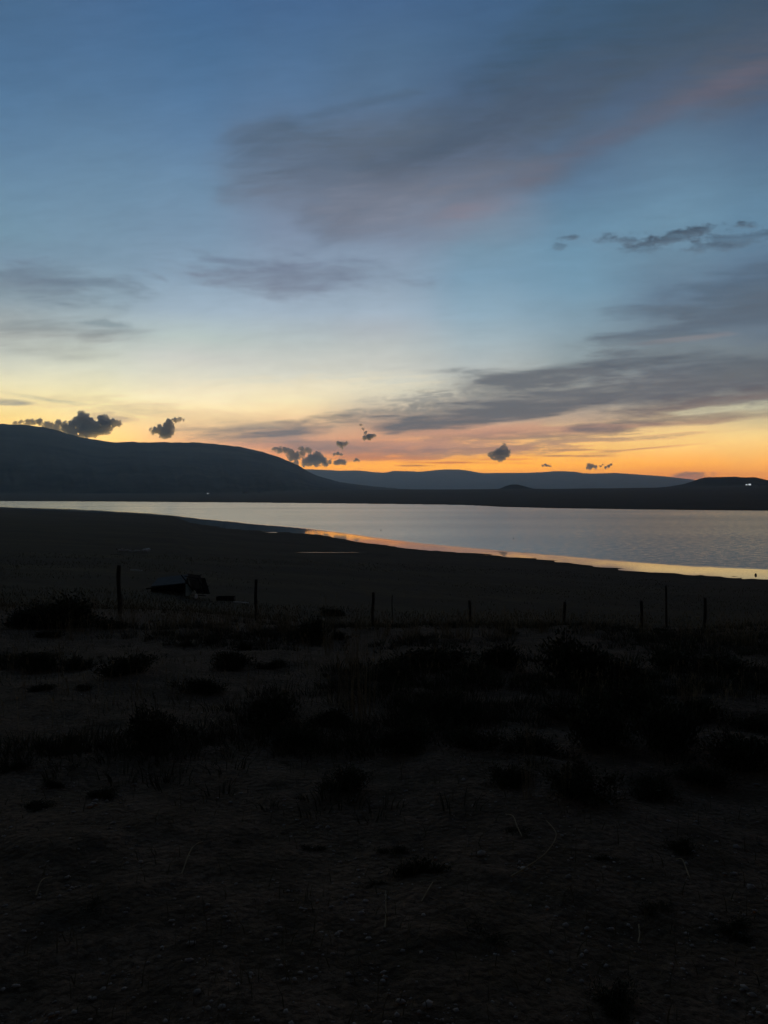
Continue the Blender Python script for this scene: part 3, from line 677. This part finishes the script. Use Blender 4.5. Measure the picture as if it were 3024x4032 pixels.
# ------------------------------------------------------------------ far farm buildings with their lights
M_farm = noisy('farm_wall', (.10, .10, .10), (.16, .15, .14), .5, .9, .1)
M_farmroof = noisy('farm_roof', (.04, .04, .045), (.07, .07, .075), .5, .8, .2)
M_lamp = bpy.data.materials.new('lamp_glow'); M_lamp.use_nodes = True; nb = M_lamp.node_tree.nodes['Principled BSDF']
nb.inputs['Emission Color'].default_value = (.85, .95, 1, 1); nb.inputs['Emission Strength'].default_value = .75; nb.inputs['Base Color'].default_value = (.8, .8, .8, 1)
def farm(px, py, wpx, label, lit, name='farm_house', at=None):
    c = at if at is not None else hit(px, py, 300, 5000)
    s_ = K / F * c.y; w = wpx * s_; root = empty(name, (c.x, c.y, c.z - .3), -math.atan2(c.x, c.y))
    tag(root, label, 'house', 'farm buildings on the far shore'); h = w * .32; dp = w * .6
    bm = bmesh.new(); box(bm, (0, 0, h / 2), (w, dp, h)); link_bm('wall', bm, M_farm, root)
    vs = [(-w * .54, -dp * .6, h), (w * .54, -dp * .6, h), (w * .54, dp * .6, h), (-w * .54, dp * .6, h), (-w * .54, 0, h * 1.6), (w * .54, 0, h * 1.6)]
    link_mesh('roof', vs, [(0, 1, 5, 4), (2, 3, 4, 5), (0, 4, 3), (1, 2, 5), (3, 2, 1, 0)], M_farmroof, root)
    if lit:
        for gx, gz, gw, gh in lit:
            bm = bmesh.new(); box(bm, (gx * w, -dp / 2 - .05, gz * h), (gw * w, .12, gh * h)); link_bm('lit_window', bm, M_lamp, root)
    return root
farm(449, 1067.5, 9, 'tiny house with a single white light below the mountain', [(0, .55, .24, .5)])
farm(530, 1064.8, 12, 'dark farm building without light, right of the lit house', None)
farm(560, 1064, 7, 'smaller dark farm shed beside the unlit farm building', None)

def on_mesa(px, py):
    dg = bpy.context.evaluated_depsgraph_get(); d = ray(px, py).normalized()
    ok, loc, *_r = S.ray_cast(dg, Vector((d.x * 300, d.y * 300, H + d.z * 300)), d); return loc
bpy.context.view_layer.update()
farm(1616.5, 1048, 13, 'brightly lit white building on the mesa slope at the far right', [(-.26, .5, .28, .4), (.2, .62, .36, .7)], at=on_mesa(1616.5, 1049))
farm(1641, 1048, 9, 'faint unlit building on the mesa slope, beside the brightly lit one', None, at=on_mesa(1642, 1049))

# ------------------------------------------------------------------ sagebrush
def bush_proto(seed, leafy=1.0, flat=.62, n_stem=26, spiky=.0):
    """unit bush: radius about 1, height about flat*2; stems and small leaf blades"""
    rnd = random.Random(seed); sv = []; sf = []; lv = []; lf = []
    lobes = [(rnd.uniform(-.45, .45), rnd.uniform(-.45, .45), rnd.uniform(.35, .62), rnd.uniform(.6, 1.1)) for _ in range(7)]
    def leaf(p, dirn, l, w):
        side = dirn.cross(Vector((rnd.uniform(-1, 1), rnd.uniform(-1, 1), rnd.uniform(-.3, .3)))).normalized() * w
        i = len(lv); lv.extend([p - side * .4, p + side * .4, p + dirn * l * .6 + side, p + dirn * l, p + dirn * l * .6 - side]); lf.append((i, i + 1, i + 2, i + 3, i + 4))
    for s in range(n_stem):
        lx, ly, lr_, lh = lobes[s % 7]; a = rnd.uniform(0, 6.28); q = math.sqrt(rnd.random())
        tip = Vector((lx + lr_ * q * math.cos(a), ly + lr_ * q * math.sin(a), flat * lh * (1.25 - .55 * q * q) * rnd.uniform(.7, 1.2 + spiky) * (1.3 if rnd.random() < .15 else 1)))
        p0 = Vector((rnd.uniform(-.12, .12), rnd.uniform(-.12, .12), 0)); mid = Vector((tip.x * .62, tip.y * .62, tip.z * .38)); pts = []
        for j in range(6):
            t = j / 5; pts.append(p0 * (1 - t) ** 2 + mid * 2 * t * (1 - t) + tip * t * t)
        for j in range(6):
            r = .030 * (1 - .8 * j / 5)
            for k in range(3): sv.append(pts[j] + Vector((math.cos(k * 2.09) * r, math.sin(k * 2.09) * r, 0)))
        b = len(sv) - 18
        for j in range(5):
            for k in range(3): sf.append((b + j * 3 + k, b + j * 3 + (k + 1) % 3, b + j * 3 + 3 + (k + 1) % 3, b + j * 3 + 3 + k))
        for _ in range(int(rnd.choice((25, 80, 120, 130)) * leafy)):
            t = rnd.uniform(.25, 1) ** .7; bp = p0 * (1 - t) ** 2 + mid * 2 * t * (1 - t) + tip * t * t
            off = Vector((rnd.gauss(0, .11), rnd.gauss(0, .11), rnd.gauss(0, .08)))
            p = bp + off; p.z = max(p.z, .01)
            d = (Vector((p.x * .6, p.y * .6, .9)) + Vector((rnd.uniform(-.7, .7), rnd.uniform(-.7, .7), rnd.uniform(-.3, .5)))).normalized()
            leaf(p, d, rnd.uniform(.05, .12), rnd.uniform(.012, .024))
    root = empty('sagebrush'); link_mesh('stems', sv, sf, M_wood, root); link_mesh('foliage', lv, lf, M_sage, root)
    return root
protos = [bush_proto(11), bush_proto(23, .9, .5, 30), bush_proto(37, 1.1, .75, 30, .3), bush_proto(41, .8, .38, 34), bush_proto(53, 1.0, .6, 40, .15)]
# (centre x, base y, width, flatness choice) in photo pixels, then the label
bushes = [
 (182, 2515, 130, 3, 'low dark bush spread on the pale dirt below the leftmost fence post, left side'),
 (95, 2650, 230, 1, 'wide low sagebrush at the left edge, two bush heights below the fence'),
 (280, 2645, 170, 3, 'low sagebrush between the left edge bush and the broad one beside it'),
 (470, 2665, 250, 1, 'broad dark sagebrush below and right of the leftmost fence post'),
 (890, 2640, 200, 1, 'broad low sagebrush below the second fence post, toward the middle'),
 (1060, 2640, 160, 3, 'low flat sagebrush just right of the broad one under the second post'),
 (1240, 2525, 150, 2, 'rounded dark bush close behind the tall stalks, left of the third fence post'),
 (1340, 2520, 70, 2, 'small upright bush touching the rounded bush near the third fence post'),
 (840, 2535, 80, 0, 'small rounded bush under the low dark trough'),
 (970, 2560, 90, 2, 'small dense bush at the foot of the second fence post'),
 (735, 2545, 70, 0, 'small bush directly below the collapsed shed'),
 (600, 2945, 260, 2, 'large rounded sagebrush alone on the left half of the open dirt'),
 (770, 2740, 200, 1, 'loose grey-green bush above and right of the large rounded one on the left'),
 (30, 3050, 150, 0, 'dense bush cut off by the left picture edge, lowest of those there'),
 (1160, 2965, 220, 0, 'dark dense sagebrush with a black base, just left of the tall stalks'),
 (1060, 2860, 260, 1, 'wide sagebrush behind the black-based one left of the tall stalks'),
 (1340, 3135, 240, 2, 'spiky rounded sagebrush, the nearest one at the middle of the picture'),
 (1330, 2880, 220, 4, 'leafy bush crowded around the foot of the tall stalks'),
 (1115, 3015, 60, 3, 'tiny dark bush on the dirt below the black-based sagebrush'),
 (320, 2720, 90, 3, 'tiny flat shrub on the dirt under the broad left sagebrush'),
 (150, 2725, 100, 3, 'tiny flat shrub on the dirt near the left edge, above the bare slope'),
 (1300, 2428, 110, 3, 'round dark bush beyond the fence, between the second and third posts'),
 (240, 2480, 330, 4, 'big dark bush mass left of the leftmost fence post'),
 (60, 2475, 240, 4, 'tall dark bush at the left edge beside the big bush mass'),
 (400, 2480, 120, 0, 'small dark bush just left of the leftmost fence post foot'),
 (2010, 2640, 230, 4, 'dark sagebrush under the gap between the two short fence posts'),
 (2015, 2500, 60, 2, 'narrow upright dark shrub sticking up over the crest between the short posts'),
 (2260, 2690, 330, 4, 'large dense black sagebrush right of the middle, below the fifth fence post'),
 (2480, 2700, 260, 1, 'dark low sagebrush below the paired fence posts'),
 (1700, 2640, 330, 1, 'wide low brush below the short tilted fence post'),
 (1560, 2690, 200, 3, 'low scrubby bush right beside the tips of the tall stalks'),
 (2680, 2640, 260, 3, 'low loose brush under the rightmost fence post'),
 (2900, 2660, 280, 1, 'low brush at the right edge just below the crest'),
 (1790, 2860, 330, 3, 'flat spreading brush above the little bare patch right of the middle'),
 (1600, 2965, 230, 4, 'dense sagebrush just right of the tall stalks'),
 (1900, 2960, 250, 1, 'low sagebrush below the bare patch right of the middle'),
 (2120, 2970, 200, 0, 'medium sagebrush joining the big thicket at its left end'),
 (2300, 2850, 260, 1, 'medium sagebrush along the upper left side of the big thicket'),
 (2420, 2960, 330, 4, 'large sagebrush at the left front of the big thicket'),
 (2680, 2990, 380, 4, 'largest blackest sagebrush in the middle of the big thicket'),
 (2560, 2830, 280, 0, 'sagebrush behind the blackest one in the big thicket'),
 (2800, 2850, 300, 1, 'sagebrush at the back right of the big thicket'),
 (2960, 3060, 320, 4, 'large sagebrush of the thicket cut off by the right picture edge'),
 (2990, 2890, 200, 2, 'upright grey-leaved sagebrush at the right edge above the cut-off one'),
 (2350, 3170, 330, 2, 'big rounded bush in front of the thicket, its pale tips spread like a fan'),
 (2590, 3150, 240, 1, 'low bush tucked in the shade right of the big fan-shaped bush'),
 (2010, 3095, 170, 0, 'small dark bush left of the big fan-shaped bush'),
 (2060, 3295, 120, 3, 'small flat shrub under a bent pale stem in the lower right half'),
 (2700, 3370, 140, 3, 'small dark tuft on the open dirt in the lower right part'),
 (2390, 3395, 100, 3, 'small dark tuft on the dirt below the big fan-shaped bush'),
 (1660, 3465, 220, 3, 'flat dark shrub on open dirt below the middle of the picture'),
 (1550, 3375, 130, 3, 'flat dark tuft just above the flat shrub below the middle'),
 (1230, 3365, 110, 3, 'small tuft on open dirt, left of the middle and below the spiky sagebrush'),
 (880, 3335, 110, 3, 'small tuft on open dirt in the lower left half, under the large rounded bush'),
 (390, 3150, 130, 3, 'flat tuft on the dirt left of centre, below the large rounded sagebrush'),
 (190, 3110, 100, 3, 'flat tuft on the dirt near the dense left-edge bush'),
 (350, 3620, 140, 3, 'dark flat tuft low in the left part of the picture'),
 (1880, 3735, 220, 3, 'largest dark flat shrub near the bottom, right of the middle'),
 (2590, 3625, 170, 3, 'dark flat tuft near the bottom in the right part of the picture'),
 (2930, 3710, 200, 3, 'dark flat shrub near the bottom right corner'),
 (2440, 4010, 260, 3, 'dark shrub at the very bottom edge, right of the middle'),
 (1470, 3500, 100, 3, 'very small tuft left of the flat shrub below the middle'),
 (130, 3190, 130, 3, 'faint flat tuft on the dirt close to the left edge'),
 (2800, 3120, 200, 0, 'bush at the lower right front of the thicket'),
]
used = set(); rb = random.Random(9)
M_tumble = M_sage
for cx, by, w, k, lab in bushes:
    c = hit(cx / K, by / K); sc = w / 2 / F * c.y * 1.45
    src = protos[k]
    o = src if k not in used else copy_thing(src); used.add(k)
    o.location = (c.x, c.y + sc * .5, hz(c.x, c.y + sc * .5) - .02); o.rotation_euler = (0, 0, rb.uniform(0, 6.28)); o.scale = (sc, sc * rb.uniform(.7, 1.25), sc * rb.uniform(.5, .85))
    tag(o, lab, 'bush', 'sagebrush and scrub bushes on the slope')

# ------------------------------------------------------------------ dry grass clumps and tall stalks
def blade(vs, fs, p, h, lean, ang, w, rnd, segs=4, head=0):
    d = Vector((math.cos(ang), math.sin(ang), 0)); sd = Vector((-math.sin(ang + 1), math.cos(ang + 1), 0)); i0 = len(vs)
    for j in range(segs + 1):
        t = j / segs; q = p + Vector((0, 0, h * t * (1 - .12 * t * abs(lean)))) + d * (lean * h * t * t); ww = w * (1 - .75 * t)
        vs += [q - sd * ww, q + sd * ww]
    for j in range(segs): a = i0 + 2 * j; fs.append((a, a + 1, a + 3, a + 2))
    if head:
        q = p + Vector((0, 0, h * (1 - .12 * abs(lean)))) + d * lean * h
        for m_ in range(7):
            i = len(vs); u = rnd.uniform(-1, .4) * head; b = q + Vector((rnd.uniform(-.006, .006), rnd.uniform(-.006, .006), u * .9)); e = Vector((rnd.uniform(-.02, .02), rnd.uniform(-.02, .02), .035))
            vs += [b - sd * w, b + sd * w, b + e]; fs.append((i, i + 1, i + 2))
def grass_clump(seed, n, h, spread, lean, head=.05, w=.003):
    rnd = random.Random(seed); vs = []; fs = []
    for _ in range(n):
        a = rnd.uniform(0, 6.28); r = spread * math.sqrt(rnd.random())
        blade(vs, fs, Vector((r * math.cos(a), r * math.sin(a), -.02)), h * rnd.uniform(.45, 1.05), rnd.uniform(0, lean), a + rnd.uniform(-.6, .6), w, rnd, 4, head if rnd.random() < .6 else 0)
    return link_mesh('grass_clump', vs, fs, M_grass)
gp = [grass_clump(1, 70, .60, .16, .35), grass_clump(2, 110, .45, .28, .4), grass_clump(3, 26, .95, .10, .12, .09, .0035)]
clumps = [
 (1430, 2830, 2, 1.0, 'tallest dry stalks, standing at the middle of the picture'),
 (1370, 2800, 2, .85, 'thin dry stalks just left of the tallest stalks'),
 (1290, 2560, 2, .95, 'dry stalks rising in front of the rounded bush by the third post'),
 (1390, 2620, 2, .7, 'short dry stalks between the rounded bush and the tallest stalks'),
 (1790, 2515, 1, 1.15, 'yellowish grass clump at the foot of the short tilted fence post'),
 (1960, 2510, 1, 1.15, 'yellowish grass clump on the crest between the two short fence posts'),
 (1620, 2520, 0, .9, 'dry grass clump on the crest between the third post and the tilted post'),
 (1505, 2505, 0, .8, 'dry grass clump on the crest right of the third fence post'),
 (2140, 2490, 0, .6, 'low grass clump left of the fifth fence post'),
 (2320, 2500, 0, .6, 'low grass clump right of the fifth fence post'),
 (2540, 2500, 0, .7, 'grass clump on the crest beside the left one of the paired posts'),
 (2850, 2535, 1, 1.1, 'yellowish grass clump right of the rightmost fence post'),
 (2700, 2515, 0, .8, 'grass clump close to the foot of the rightmost fence post'),
 (2950, 2545, 0, .8, 'grass clump on the crest at the right picture edge'),
 (1000, 2490, 0, 1.0, 'dry grass around the foot of the second fence post'),
 (860, 2480, 1, 1.0, 'brown grass clump in front of the dark trough'),
 (710, 2470, 1, 1.0, 'brown grass clump in front of the collapsed shed'),
 (500, 2470, 0, 1.0, 'grass clump right of the leftmost fence post foot'),
 (275, 2520, 2, .55, 'few dry stalks in front of the big bush mass on the left'),
 (1130, 2500, 0, 1.0, 'grass clump between the second and third fence posts'),
 (1430, 2480, 0, .9, 'grass clump at the foot of the third fence post'),
 (2710, 2790, 0, .6, 'pale grass among the big thicket at the right'),
 (2230, 3140, 2, .32, 'dry stems poking out left of the big fan-shaped bush'),
 (2080, 3140, 2, .35, 'dry stems over the small bush left of the fan-shaped bush'),
 (2090, 2960, 2, .35, 'two thin stalks standing in front of the thicket at its left'),
]
ug = set()
for cx, by, k, s, lab in clumps:
    c = hit(cx / K, by / K); src = gp[k]
    if k in ug: o = src.copy(); COL.objects.link(o)
    else: o = src; ug.add(k)
    o.location = c; o.rotation_euler = (0, 0, rb.uniform(0, 6.28)); o.scale = (s * 1.1, s * 1.1, s)
    tag(o, lab, 'grass clump', 'clumps of dry grass and stalks')
# bent single stems lying on the dirt
def stem_line(pts, label, r=.004):
    ps = [hit(a / K, b / K) + Vector((0, 0, .01 + z)) for a, b, z in pts]; vs = []; fs = []
    fine = []
    for i in range(len(ps) - 1):
        for j in range(6):
            t = j / 6; a = ps[max(i - 1, 0)]; b = ps[i]; c = ps[i + 1]; d = ps[min(i + 2, len(ps) - 1)]
            fine.append(.5 * (2 * b + (c - a) * t + (2 * a - 5 * b + 4 * c - d) * t * t + (3 * b - a - 3 * c + d) * t ** 3))
    fine.append(ps[-1])
    for i, p in enumerate(fine):
        q = r * (1 - .6 * i / len(fine))
        for k in range(5): vs.append(p + Vector((math.cos(k * 1.257) * q, math.sin(k * 1.257) * q * .5, math.sin(k * 1.257) * q)))
    for i in range(len(fine) - 1):
        for k in range(5): fs.append((i * 5 + k, i * 5 + (k + 1) % 5, (i + 1) * 5 + (k + 1) % 5, (i + 1) * 5 + k))
    o = link_mesh('dry_stem', vs, fs, M_grass, smooth=True); tag(o, label, 'stem', 'bent dry stems lying on the dirt')
stem_line([(2055, 3300, 0), (2035, 3270, .02), (2020, 3240, .03), (1990, 3218, .01)], 'short arched pale stem under the fan-shaped bush, left side')
stem_line([(2010, 3460, 0), (2080, 3425, .01), (2150, 3380, .02), (2190, 3320, .04), (2150, 3250, .02)], 'long hooked pale stem on the dirt right of the middle')
stem_line([(2715, 3465, 0), (2700, 3430, .01), (2685, 3405, .02), (2665, 3390, 0)], 'short pale stem on the dirt in the lower right')
stem_line([(2515, 3650, 0), (2518, 3690, .0), (2512, 3730, .01)], 'tiny upright stem near the bottom right')
stem_line([(1515, 3663, 0), (1520, 3620, .02), (1518, 3550, .04)], 'long thin straight pale stem low in the middle of the picture')
stem_line([(715, 3450, 0), (755, 3370, .03), (800, 3325, .01)], 'thin pale stem slanting up on the dirt in the lower left')
stem_line([(140, 3535, 0), (165, 3490, .02), (205, 3460, 0)], 'curved pale stem near the lower left edge')
stem_line([(830, 2842, .02), (850, 2865, .03), (905, 2890, 0)], 'short pale twig on the dirt between the two left sagebrushes')
stem_line([(1660, 3560, 0), (1690, 3520, .02), (1705, 3480, .0)], 'thin stem standing by the flat shrub below the middle')

# ------------------------------------------------------------------ ground cover, gravel
def scatter_blades():
    rnd = random.Random(77); vs = []; fs = []
    rg = np.random.RandomState(3); n = 26000
    rr = 2.0 * (24 / 2.0) ** rg.rand(n); aa = rg.uniform(azim(-80), azim(1740), n); X = rr * np.sin(aa); Y = rr * np.cos(aa)
    dens = fbm(X * .5, Y * .5, 4); cover = sst(dens, -.12, .22) * sst(Y, 4.0, 9.0) + .10
    keep = rg.rand(n) < cover; X = X[keep]; Y = Y[keep]; Z = height(X, Y)
    for x, y, z in zip(X, Y, Z):
        blade(vs, fs, Vector((x, y, z - .01)), rnd.uniform(.03, .13) * (1 + .8 * (y > 13)), rnd.uniform(0, .9), rnd.uniform(0, 6.28), .0022 + .00018 * y, rnd, 2)
    o = link_mesh('dry_grass_cover', vs, fs, M_grass2); tag(o, 'sparse short dry grass on the dirt slope', kind='stuff')
scatter_blades()
def undergrowth():
    rnd = random.Random(31); vs = []; fs = []; rg = np.random.RandomState(12); n = 11000
    rr = 4.4 * (21 / 4.4) ** rg.rand(n); aa = rg.uniform(azim(-60), azim(1720), n); X = rr * np.sin(aa); Y = rr * np.cos(aa)
    d = fbm(X * .35 + 3, Y * .55, 4) + .30 * sst(X / Y, -.15, .35) - .25 * sst(-X / Y, .1, .5) * (Y < 10)
    keep = rg.rand(n) < sst(d, -.06, .28) * sst(Y + 1.6 * fbm(X * .5, Y * .2, 3), 4.2, 9.0) * (1 - .75 * sst(Y, 15, 17)); X = X[keep]; Y = Y[keep]; Z = height(X, Y)
    for x, y, z in zip(X, Y, Z):
        s_ = rnd.uniform(.05, .17)
        for _ in range(16):
            a = rnd.uniform(0, 6.28); q = s_ * math.sqrt(rnd.random())
            blade(vs, fs, Vector((x + q * math.cos(a), y + q * math.sin(a), z - .01)), s_ * rnd.uniform(.5, 1.15), rnd.uniform(.1, .9), a, .004 + .0002 * y, rnd, 2)
    o = link_mesh('undergrowth', vs, fs, M_sage); tag(o, 'low dark scrub merging between the sagebrush bushes', kind='stuff')
undergrowth()
def crest_stalks():
    rnd = random.Random(32); vs = []; fs = []; rg = np.random.RandomState(13); n = 9000
    rr = rg.uniform(7.5, 21, n); aa = rg.uniform(azim(-60), azim(1720), n); X = rr * np.sin(aa); Y = rr * np.cos(aa)
    keep = rg.rand(n) < sst(fbm(X * .6, Y * .6 + 9, 4), -.15, .35) * (.25 + .75 * sst(Y, 12, 15)); X = X[keep]; Y = Y[keep]; Z = height(X, Y)
    for x, y, z in zip(X, Y, Z):
        blade(vs, fs, Vector((x, y, z - .01)), rnd.uniform(.12, .42), rnd.uniform(0, .4), rnd.uniform(0, 6.28), .0035, rnd, 3, .05)
    o = link_mesh('dry_grass_stalks', vs, fs, M_grass); tag(o, 'thin dry grass stalks along the low crest', kind='stuff')
crest_stalks()
def flat_blades():
    """rough pasture beyond the fence"""
    rnd = random.Random(78); vs = []; fs = []; rg = np.random.RandomState(4); n = 30000
    rr = 22 * (110 / 22.0) ** rg.rand(n); aa = rg.uniform(azim(-60), azim(1720), n); X = rr * np.sin(aa); Y = rr * np.cos(aa)
    dens = fbm(X * .06, Y * .12, 4); keep = (rg.rand(n) < sst(dens, -.25, .2)) ; X = X[keep]; Y = Y[keep]; Z = height(X, Y); ok = Z > .6
    for x, y, z in zip(X[ok], Y[ok], Z[ok]):
        blade(vs, fs, Vector((x, y, z - .02)), rnd.uniform(.08, .26), rnd.uniform(0, .8), rnd.uniform(0, 6.28), .006 + .0003 * y, rnd, 2)
    o = link_mesh('pasture_grass', vs, fs, M_grass2); tag(o, 'rough low grass on the flat between fence and shore', kind='stuff')
flat_blades()
def gravel():
    rg = np.random.RandomState(6); n = 5200; rr = 1.9 * (15 / 1.9) ** rg.rand(n); aa = rg.uniform(azim(-80), azim(1740), n)
    X = rr * np.sin(aa); Y = rr * np.cos(aa); Z = height(X, Y); vs = []; fs = []
    base = [(1, 0, 0), (-1, 0, 0), (0, 1, 0), (0, -1, 0), (0, 0, 1), (0, 0, -1), (.6, .6, .5), (-.6, .6, .5), (-.6, -.6, .5), (.6, -.6, .5)]
    tri = [(4, 6, 7), (4, 7, 8), (4, 8, 9), (4, 9, 6), (0, 2, 6), (2, 1, 7), (1, 3, 8), (3, 0, 9), (6, 2, 7), (7, 1, 8), (8, 3, 9), (9, 0, 6), (0, 5, 2), (2, 5, 1), (1, 5, 3), (3, 5, 0)]
    for x, y, z in zip(X, Y, Z):
        s = .004 + .011 * rg.rand() ** 3 + (.012 if rg.rand() < .015 else 0); i = len(vs); sc = rg.uniform(.6, 1.3, 3) * s; a = rg.uniform(0, 6.28); ca, sa = math.cos(a), math.sin(a)
        for b in base:
            j = rg.uniform(.8, 1.2); px_, py_, pz_ = b[0] * sc[0] * j, b[1] * sc[1] * j, b[2] * sc[2] * .6 * j
            vs.append((x + ca * px_ - sa * py_, y + sa * px_ + ca * py_, z + pz_ + s * .2))
        fs += [tuple(i + k for k in t) for t in tri]
    o = link_mesh('gravel', vs, fs, M_rock, smooth=True); tag(o, 'scattered gravel and small stones on the dirt', kind='stuff')
gravel()

# ------------------------------------------------------------------ low cumulus fragments over the horizon
CD = 27000.0
cum = [
 ('large dark lumpy cloud rising behind the left end of the mountain', [(180,902,12),(172,912,14),(190,915,16),(200,925,18),(182,928,18),(222,908,12),(232,916,14),(247,915,9),(257,916,7),(215,922,16),(225,930,10),(160,922,14),(127,915,8),(138,920,9),(145,928,12),(112,918,7),(89,911,6),(98,917,7),(82,911,6.5),(72,911,6.5),(62,912,6),(52,913,5),(42,914,4),(33,914.5,3),(160,935,14),(190,938,8),(105,922,8),(120,925,9)]),
 ('dark cloud shaped like a rearing figure over the mountain ridge', [(366,912,8),(378,907,6),(388,906,4.5),(396,907,2.8),(360,922,9),(370,922,8),(356,932,11),(345,925,7),(338,930,8),(330,931,6),(327,928,4),(366,932,9),(360,940,8),(350,940,7),(368,918,8)]),
 ('slate cloud with round humps at the right foot of the mountain', [(687,983,8),(684,990,12),(672,994,12),(695,994,10),(660,998,9),(702,1000,7),(712,998,5),(682,1001,8),(640,1000,6),(653,972,6),(662,972,6),(668,974,5),(655,979,5)]),
 ('pale grey cloud left of the humped one, half behind the mountain', [(595,970,5),(605,973,7),(617,972,7),(628,978,8),(640,985,9),(630,988,8)]),
 ('small dark cloud floating above and right of the humped cloud', [(738,960,6),(731,958,5),(746,959,5),(738,966,4)]),
 ('tiny dark cloud just under the small floating cloud', [(722,981,3),(730,980,4.2),(737,982,3)]),
 ('small flat-bottomed cloud low beside the humped cloud', [(725,999,5),(732,998,6.3),(740,998,6),(745,1000,4)]),
 ('tiny triangular cloud low over the hills, left of the orange gap', [(770,993,3.4),(766,995.5,2.5),(775,995.5,2.2)]),
 ('ragged hooked cloud hanging under the long grey cloud bank', [(779,918,2.4),(784,926,3),(789,935,3.6),(797,944,7),(788,946,5),(804,942,5),(810,940,3)]),
 ('dark cloud with a pointed top alone in the orange sky', [(1089,960,3),(1087,966,5),(1092,972,6),(1080,977,9),(1092,980,8),(1068,981,7),(1062,985,6),(1058,982,4),(1074,988,7),(1085,988,7),(1066,991,4),(1080,994,4),(1098,975,4.5)]),
 ('small dark cloud puff over the right part of the hazy ridge', [(1272,1006,4.2),(1279,1006,4.6),(1286,1009,4),(1275,1010,4.4),(1268,1011,3)]),
 ('small torn cloud just right of the dark puff over the ridge', [(1308,1010,3.2),(1315,1007,3.2),(1320,1004,2.6),(1297,1007,2.3),(1302,1004,1.8)]),
 ('tiny ragged cloud left of the dark puff, over the ridge', [(1173,1006,2.4),(1178,1004,2.8),(1181,1006,2.4),(1184,1006,2.1),(1187,1006.5,1.8),(1190,1007,1.5)]),
]
def cumulus(i, label, sph):
    rnd = random.Random(i + 50); rm = sum(s[2] for s in sph) / len(sph); u = K / F * CD
    cx = sum(s[0] for s in sph) / len(sph); c0 = ray(cx, 1000); c0 = Vector((c0.x / c0.y * CD, CD, H + ray(cx, 1000).z / c0.y * CD))
    bm = bmesh.new()
    def ball(px, py, r, dyy=0):
        d = ray(px, py); p = CD / d.y; q = Vector((d.x * p, CD + dyy, H + d.z * p)) - c0
        bmesh.ops.create_icosphere(bm, subdivisions=2, radius=r * u, matrix=Matrix.Translation(q))
    for (px, py, r) in sph:
        ball(px, py, r * 1.0, rnd.uniform(-.3, .3) * rm * u)
        for _ in range(14):
            a = rnd.uniform(0, 6.28); q = rnd.uniform(.75, 1.15) * r
            ball(px + q * math.cos(a), py - q * math.sin(a) * .85, r * rnd.uniform(.16, .42), rnd.uniform(-.5, .5) * r * u)
    dens = .022 * (6 / rm) ** .8
    m = bpy.data.materials.new('cloud_vapour'); m.use_nodes = True; t = m.node_tree; t.nodes.clear()
    v = t.nodes.new('ShaderNodeVolumePrincipled'); out = t.nodes.new('ShaderNodeOutputMaterial'); v.inputs['Color'].default_value = CLOUD_COL
    v.inputs['Density'].default_value = dens; v.inputs['Anisotropy'].default_value = .5; t.links.new(v.outputs[0], out.inputs['Volume'])
    o = link_bm('cumulus_cloud', bm, m, smooth=True); o.location = c0
    md = o.modifiers.new('merge', 'REMESH'); md.mode = 'VOXEL'; md.voxel_size = max(rm * .075, .28) * u
    tx = bpy.data.textures.new('cloud_lumps', 'CLOUDS'); tx.noise_scale = rm * u * .75; tx.noise_depth = 5
    ds = o.modifiers.new('lumps', 'DISPLACE'); ds.texture = tx; ds.strength = rm * 1.7 * u; ds.mid_level = .50; ds.texture_coords = 'LOCAL'
    tag(o, label, 'cloud', 'small dark clouds low over the horizon')
CLOUD_COL = (.50, .72, 1, 1)
for i, (lab, sph) in enumerate(cum): cumulus(i, lab, sph)

# ------------------------------------------------------------------ haze: the dusk air
def haze():
    bm = bmesh.new(); box(bm, (0, 0, (HTOP - 6) / 2), (38000, 38000, HTOP + 6))
    m = bpy.data.materials.new('dusk_air'); m.use_nodes = True; t = m.node_tree; t.nodes.clear()
    v = t.nodes.new('ShaderNodeVolumePrincipled'); out = t.nodes.new('ShaderNodeOutputMaterial')
    v.inputs['Color'].default_value = (.56, .77, 1, 1); v.inputs['Density'].default_value = HD; v.inputs['Anisotropy'].default_value = .7
    t.links.new(v.outputs[0], out.inputs['Volume'])
    o = link_bm('haze', bm, m); o.display_type = 'WIRE'; tag(o, 'thin blue dusk air over the whole valley', 'haze', kind='stuff')
HAZE = True
if HAZE: haze()
